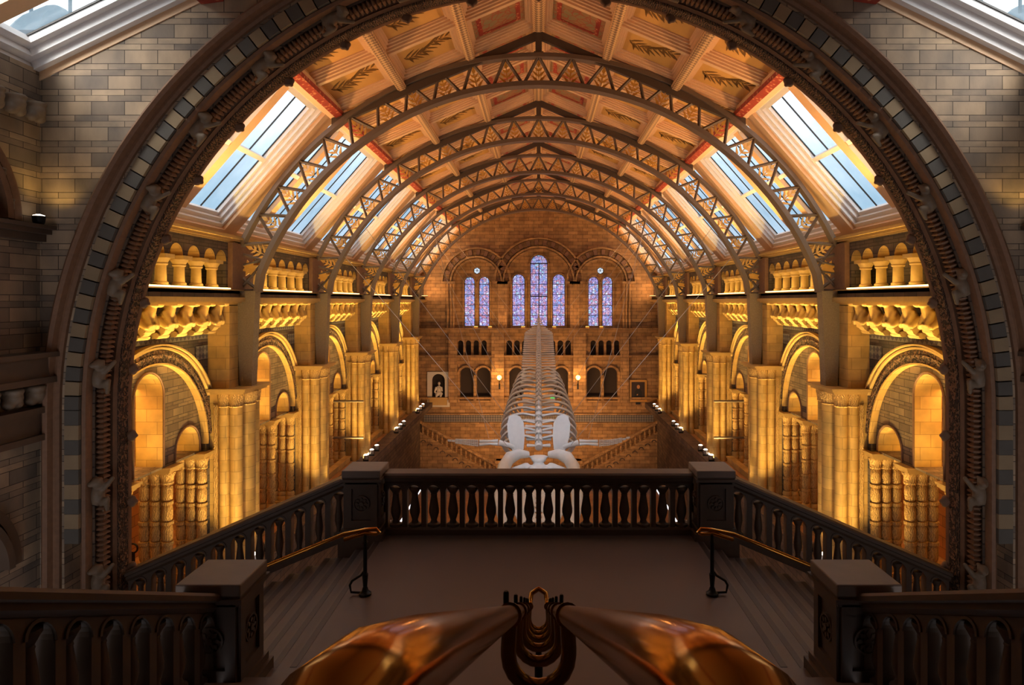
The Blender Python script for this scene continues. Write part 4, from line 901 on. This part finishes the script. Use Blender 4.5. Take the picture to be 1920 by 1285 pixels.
# skull, jawbones
sk = [((0, 26.3, -6.4), (.34, .3, .14)), ((0, 25.9, -6.65), (.55, .4, .12)), ((0, 26.4, -6.3), (.5, .09, .07))]+limb((0, 25.8, -6.62), (0, 21.4, -8.1), .12, .08, 18)
for s in (-1, 1): sk += limb((s*.5, 26.0, -6.6), (s*1.15, 25.5, -6.7), .16, .14, 8)+limb((s*.28, 25.7, -6.6), (s*.16, 21.6, -8.0), .13, .08, 22)+limb((s*.75, 25.3, -7.0), (s*.3, 22, -8.1), .12, .1, 16)
ob('skull', fused('skull', sk, 'bone', .06), wh)
for s in (-1, 1):
    P = [(s*.42, 26.3, -6.2), (s*.8, 26.05, -6.12), (s*1.15, 25.7, -6.2), (s*1.36, 25.2, -6.45), (s*1.42, 24.5, -6.8), (s*1.4, 23.5, -7.3), (s*1.15, 22.4, -7.8), (s*.7, 21.3, -8.25), (s*.2, 20.7, -8.5)]
    ob('jawbone', MB().tube(P, [.1, .16, .21, .23, .23, .21, .18, .14, .08], 12, flat=1.3).mesh('jawbone', 'bone', 80), wh)
    # palate plates between the jaw and the rostrum
    mb = MB().plate([(.2, 0), (1.0, .15), (1.15, .9), (.9, 2.4), (.35, 3.8), (.2, 3.8)], [], lambda p, q, d_: (s*p, 25.7-q, -6.62-.37*q-.12*(1-abs(p-.6))+d_), .06)
    ob('upper_jaw_plate', mb.mesh('upper_jaw_plate', 'bone', 0), wh)
    # shoulder blade
    fan = [(.62, -6.1), (.58, -5.6), (.62, -5.1), (.78, -4.85), (1.02, -4.75), (1.25, -4.85), (1.32, -5.15), (1.28, -5.55), (1.18, -5.95), (1.02, -6.25), (.85, -6.35)]
    ob('shoulder_blade', MB().plate([(s*a, b) for a, b in fan], [], lambda p, q, d_: (p, 27.05+d_+.4*(q+5.5), q), .07).mesh('shoulder_blade', 'bone', 0), wh)
    fl = ob('flipper', MB().tube([(s*1.05, 26.95, -6.05), (s*1.2, 26.9, -5.98), (s*1.55, 26.9, -5.88), (s*1.65, 26.9, -5.86)], [.14, .11, .12, .13], 10).mesh('flipper', 'bone', 60), wh)
    for k in (-1, 1):
        ob('arm_bone', MB().tube([(s*1.68, 26.9+.05*k, -5.85+.06*k), (s*2.0, 26.9+.04*k, -5.84+.05*k), (s*2.45, 26.9+.05*k, -5.86+.06*k)], [.075, .05, .07], 8).mesh('arm_bone', 'bone', 60), fl)
    for k in range(4):
        oz = (k-1.5)*.075; nf = (6, 8, 8, 6)[k]; x = 2.5
        for j in range(nf):
            if s > 0: up = .02*j*j*.22
            else: up = .015*j
            L_ = .16; ob('finger_bone', MB().tube([(s*x, 26.9, -5.87+oz*(1-.06*j)+up), (s*(x+L_/2), 26.9, -5.87+oz*(1-.06*j)+up+.004), (s*(x+L_-.015), 26.9, -5.87+oz*(1-.06*(j+1))+up+(.02 if s > 0 else .01))], [.035-.002*j, .022, .033-.002*j], 7).mesh('finger_bone', 'bone', 60), fl); x += L_
# hanging cables from the trusses
def cable(px0, px1, dw, k, label):
    """two image points give the line; dw: depth on the whale, k: truss whose lower chord carries the cable"""
    X0, Z0 = (px0[0]-1010)/F*dw, -(px0[1]-565)/F*dw; D = YT[k]; best = None
    dx, dy = px1[0]-px0[0], px1[1]-px0[1]
    for i in range(1, 400):
        t_ = i*.01; qx = (px0[0]+dx*t_-1010)/F*D; qz = -(px0[1]+dy*t_-565)/F*D
        if math.hypot(qx, qz-TZ) >= RI: best = (qx, D, qz); break
    if best: thing('hanging_cable', label, 'cable', me=MB().tube([(X0, dw, Z0), best], .011, 5).mesh('hanging_cable', 'steel', 60), group='whale cables')
CB = [((917, 823), (840, 533), 26.9, 2), ((952, 735), (845, 537), 30.5, 2), ((992, 625), (917, 533), 41.5, 4), ((985, 677), (917, 577), 35.8, 3), ((965, 800), (787, 563), 27.5, 1), ((985, 690), (850, 500), 34.5, 3), ((950, 835), (860, 730), 26.8, 1)]
for s in (-1, 1):
    for i, (a, b, dw, k) in enumerate(CB):
        mir = (lambda p: (2020-p[0], p[1])) if s > 0 else (lambda p: p)
        cable(mir(a), mir(b), dw, k, 'thin steel cable from %s truss to the whale, %s, %s' % (ORD[k], SIDE[s], ['to flipper', 'to ribcage', 'to tail', 'to lower tail', 'to shoulder blade', 'to last rib', 'to skull'][i]))
#================================================================== END WALL THINGS
def ped(name, mb, mat, par): return ob(name, mb.mesh(name, mat, 30), par)
t = thing('memorial', 'white marble memorial panel with a statue in its niche', 'memorial', (-7.15, YE, -.45))
ob('surround', MB().plate(rect(-.8, .8, -7.1, -4.6), [archpoly(0, .46, -6.4, -5.2, 12)], lambda p, q, d: (p, d-.1, q), .1).mesh('surround', 'marble', 0), t)
ob('plinth', MB().box((-.62, -.25, -6.95), (.62, -.1, -6.45)).box((-.7, -.3, -6.5), (.7, -.1, -6.4)).mesh('plinth', 'mould', 0), t)
ob('niche_back', MB().plate(archpoly(0, .5, -6.4, -5.2, 12), [], lambda p, q, d: (p, .4+d, q), .05).mesh('niche_back', 'dark', 0), t)
st = [((0, .0, -6.2), (.3, .18, .2)), ((0, .05, -5.85), (.2, .14, .26)), ((.02, .0, -5.45), (.1, .11, .13))]+limb((-.2, 0, -5.75), (-.28, -.1, -6.05), .08, .06)+limb((.2, 0, -5.75), (.25, -.12, -5.95), .08, .06)+limb((.25, -.12, -5.95), (.08, -.14, -5.62), .06, .05)+limb((-.12, -.05, -6.2), (-.15, -.22, -6.35), .11, .08)+limb((.14, -.05, -6.2), (.16, -.22, -6.35), .11, .08)
thing('statue', 'pale marble statue of a seated person in the memorial niche', 'statue', (-7.15, YE+.1, -.45), me=fused('statue', st, 'marble', .03))
t = thing('portrait_painting', 'dark oil portrait in a gilt frame on the end wall', 'painting', (7.1, YE, -6.4))
ob('frame', MB().plate(rect(-.62, .62, -.78, .78), [rect(-.48, .48, -.64, .64)], lambda p, q, d: (p, d-.1, q), .1).mesh('frame', 'gold', 0), t)
ob('canvas', MB().box((-.5, -.04, -.66), (.5, -.02, .66)).mesh('canvas', 'canvas', 0), t)
M['skin'] = plain('painted_face', 'b08050', .6); M['coat'] = plain('painted_coat', '17110c', .6)
mb = MB(); mb.plate([(.02+.11*math.cos(a), .28+.14*math.sin(a)) for a in [2*PI*k/14 for k in range(14)]], [], lambda p, q, d: (p, d-.05, q), .01)
mb.plate([(-.1, -.25), (.0, -.22), (-.02, -.32), (-.1, -.33)], [], lambda p, q, d: (p, d-.052, q), .01); ob('painted_face', mb.mesh('painted_face', 'skin', 0), t)
ob('painted_coat', MB().plate([(-.3, -.62), (.3, -.62), (.26, -.05), (.14, .13), (-.1, .13), (-.24, -.05)], [], lambda p, q, d: (p, d-.046, q), .01).mesh('painted_coat', 'coat', 0), t)
thing('name_plate', 'small dark plate below the gilt framed portrait', 'plate', (7.1, YE, -7.3), me=MB().box((-.17, -.05, -.08), (.17, 0, .08)).mesh('name_plate', 'black', 0))
for s in (-1, 1):
    t = thing('wall_sconce', 'glowing globe wall lamp on the flat pier, '+SIDE[s], 'wall lamp', (s*2.78, YE-.35, -5.55), 'globe wall lamps')
    ob('globe', MB().lathe([(.02, -.02), (.12, .03), (.17, .15), (.14, .28), (.03, .34)], (0, -.25, 0), 14).mesh('globe', 'globe', 60), t)
    ob('bracket', MB().tube([(0, 0, -.5), (0, -.15, -.45), (0, -.25, -.25), (0, -.25, .0)], .03, 8).box((-.06, -.03, -.7), (.06, 0, -.3)).mesh('bracket', 'black', 40), t)
    point((s*2.78, YE-.95, -5.3), 60, (1, .55, .18), .15)
    for x in (1.1, 3.45, 4.45) if True else ():
        f = thing('sill_uplight', 'warm uplight on the window ledge, %s of three, %s' % ({1.1: 'inner', 3.45: 'middle', 4.45: 'outer'}[x], SIDE[s]), 'uplight', (s*x, YE-.3, -1.92), 'window ledge uplights')
        ob('body', MB().box((-.14, -.08, 0), (.14, .08, .12)).mesh('body', 'brassd', 0), f); ob('lens', MB().box((-.12, -.06, .115), (.12, .06, .13)).mesh('lens', 'globe', 0), f)
        spot((s*x, YE-.35, -1.7), (s*x, YE, -.6), 12, WARM, 100)
    f = thing('corner_lamp', 'white lamp on the ledge in the end wall corner, '+SIDE[s], 'lamp', (s*7.95, YE-1.2, .32), 'corner lamps')
    ob('body', MB().box((-.2, -.3, 0), (.2, .3, .05)).mesh('body', 'black', 0), f); ob('lens', MB().box((-.18, -.28, .05), (.18, .28, .07)).mesh('lens', 'striplight', 0), f)
    area((s*7.8, YE-1.2, .45), (s*7.3, YE, 2.2), .3, .6, 60, ORANGE)
    # end staircase
    t = thing('end_staircase', 'warm lit stone staircase falling across the end wall, '+SIDE[s], 'staircase', group='end wall staircases')
    x0, z0, x1, z1 = 8.2, -8.3, 2.9, -11.3; sl = (z1-z0)/(x1-x0)
    ob('raking_wall', MB().plate([(s*x0, z0-.9), (s*x1, z1-.9), (s*x1, -13), (s*x0, -13)], [], lambda p, q, d: (p, 45.0+d, q), .2).mesh('raking_wall', 'end', 0), t)
    mb = MB(); n = 16
    ob('handrail', MB().plate([(s*x0, z0), (s*x1, z1), (s*x1, z1-.16), (s*x0, z0-.16)], [], lambda p, q, d: (p, 44.95+d, q), .3).mesh('handrail', 'end', 0), t)
    ob('string', MB().plate([(s*x0, z0-.75), (s*x1, z1-.75), (s*x1, z1-.95), (s*x0, z0-.95)], [], lambda p, q, d: (p, 44.93+d, q), .3).mesh('string', 'end', 0), t)
    bm_ = MB().lathe(baluster(.62, .09), n=10).mesh('baluster', 'end', 40)
    for i in range(n): x = x0+(x1-x0)*(i+.5)/n; ob('baluster', bm_, t, (s*x, 45.08, z0+sl*(x-x0)-.77))
    mb = MB()
    for i in range(14): x = x0+(x1-x0)*i/14; mb.box((s*x, 45.2, -13), (s*(x+(x1-x0)/14), 46.4, z0+sl*(x-x0)-.95))
    ob('steps', mb.mesh('steps', 'end', 0), t)
    ob('newel', MB().box((s*2.4, 44.85, -13), (s*2.95, 45.4, -11.0)).box((s*2.33, 44.78, -11.2), (s*3.02, 45.47, -11.0)).mesh('newel', 'end', 0), t)
    mb = MB()
    for i in range(12):
        x = x0+(x1-x0)*(i+.5)/12; mb.ring(.12, .19, lambda p, q, d, x=x: (s*x+p, 44.96+d, z0+sl*(x-x0)-1.35+q), .05, 0, PI, 10)
    ob('blind_arch', mb.mesh('blind_arch', 'darkbrick', 30), t)
    # thin bars beside the third pier
    for z, lb in ((-4.4, 'upper dark'), (-6.0, 'lower pale')):
        thing('lighting_bar', lb+' horizontal bar beside the third pier, '+SIDE[s], 'bar', group='lighting bars', me=MB().tube([(s*7.7, 28.6, z), (s*9.6, 28.6, z)], .05, 8).mesh('lighting_bar', 'iron', 60))
thing('green_sign', 'small green lit sign behind the ribs on the end wall', 'sign', (1.02, 45.9, -6.75), me=MB().box((-.2, 0, -.12), (.2, .05, .12)).mesh('green_sign', 'greensign', 0))
t = thing('barrier_post', 'dark barrier post with ring top in the side gallery', 'post', (-10.6, 17.0, GAL))
ob('post', MB().lathe([(.16, 0), (.16, .04), (.06, .1), (.05, .6), (.07, .62)], n=12).mesh('post', 'black', 40), t)
ob('ring', MB().tube([(.12*math.cos(a), 0, .74+.12*math.sin(a)) for a in [2*PI*k/14 for k in range(14)]], .025, 6, True).mesh('ring', 'black', 60), t)

for s in (-1, 1):
    t = thing('outside_turret', 'grey blue roof turret outside the stair hall skylight, '+SIDE[s], 'turret', (s*15.2, 20.5, 6), 'roof turrets')
    ob('drum', MB().lathe([(1.2, 0), (1.2, 1.9), (1.4, 2.0), (1.0, 2.6), (.3, 3.2), (.1, 3.3)], n=10).mesh('drum', 'lead', 20), t)
    for i in range(4): ob('pole', MB().tube([(-1.6+1.2*i, -.5, 0), (-1.6+1.2*i, -.5, 6)], .05, 6).mesh('pole', 'lead', 40), t)
    ob('parapet', MB().box((-3, .4, 0), (3, 1.0, 1.3)).mesh('parapet', 'lead', 0), t)
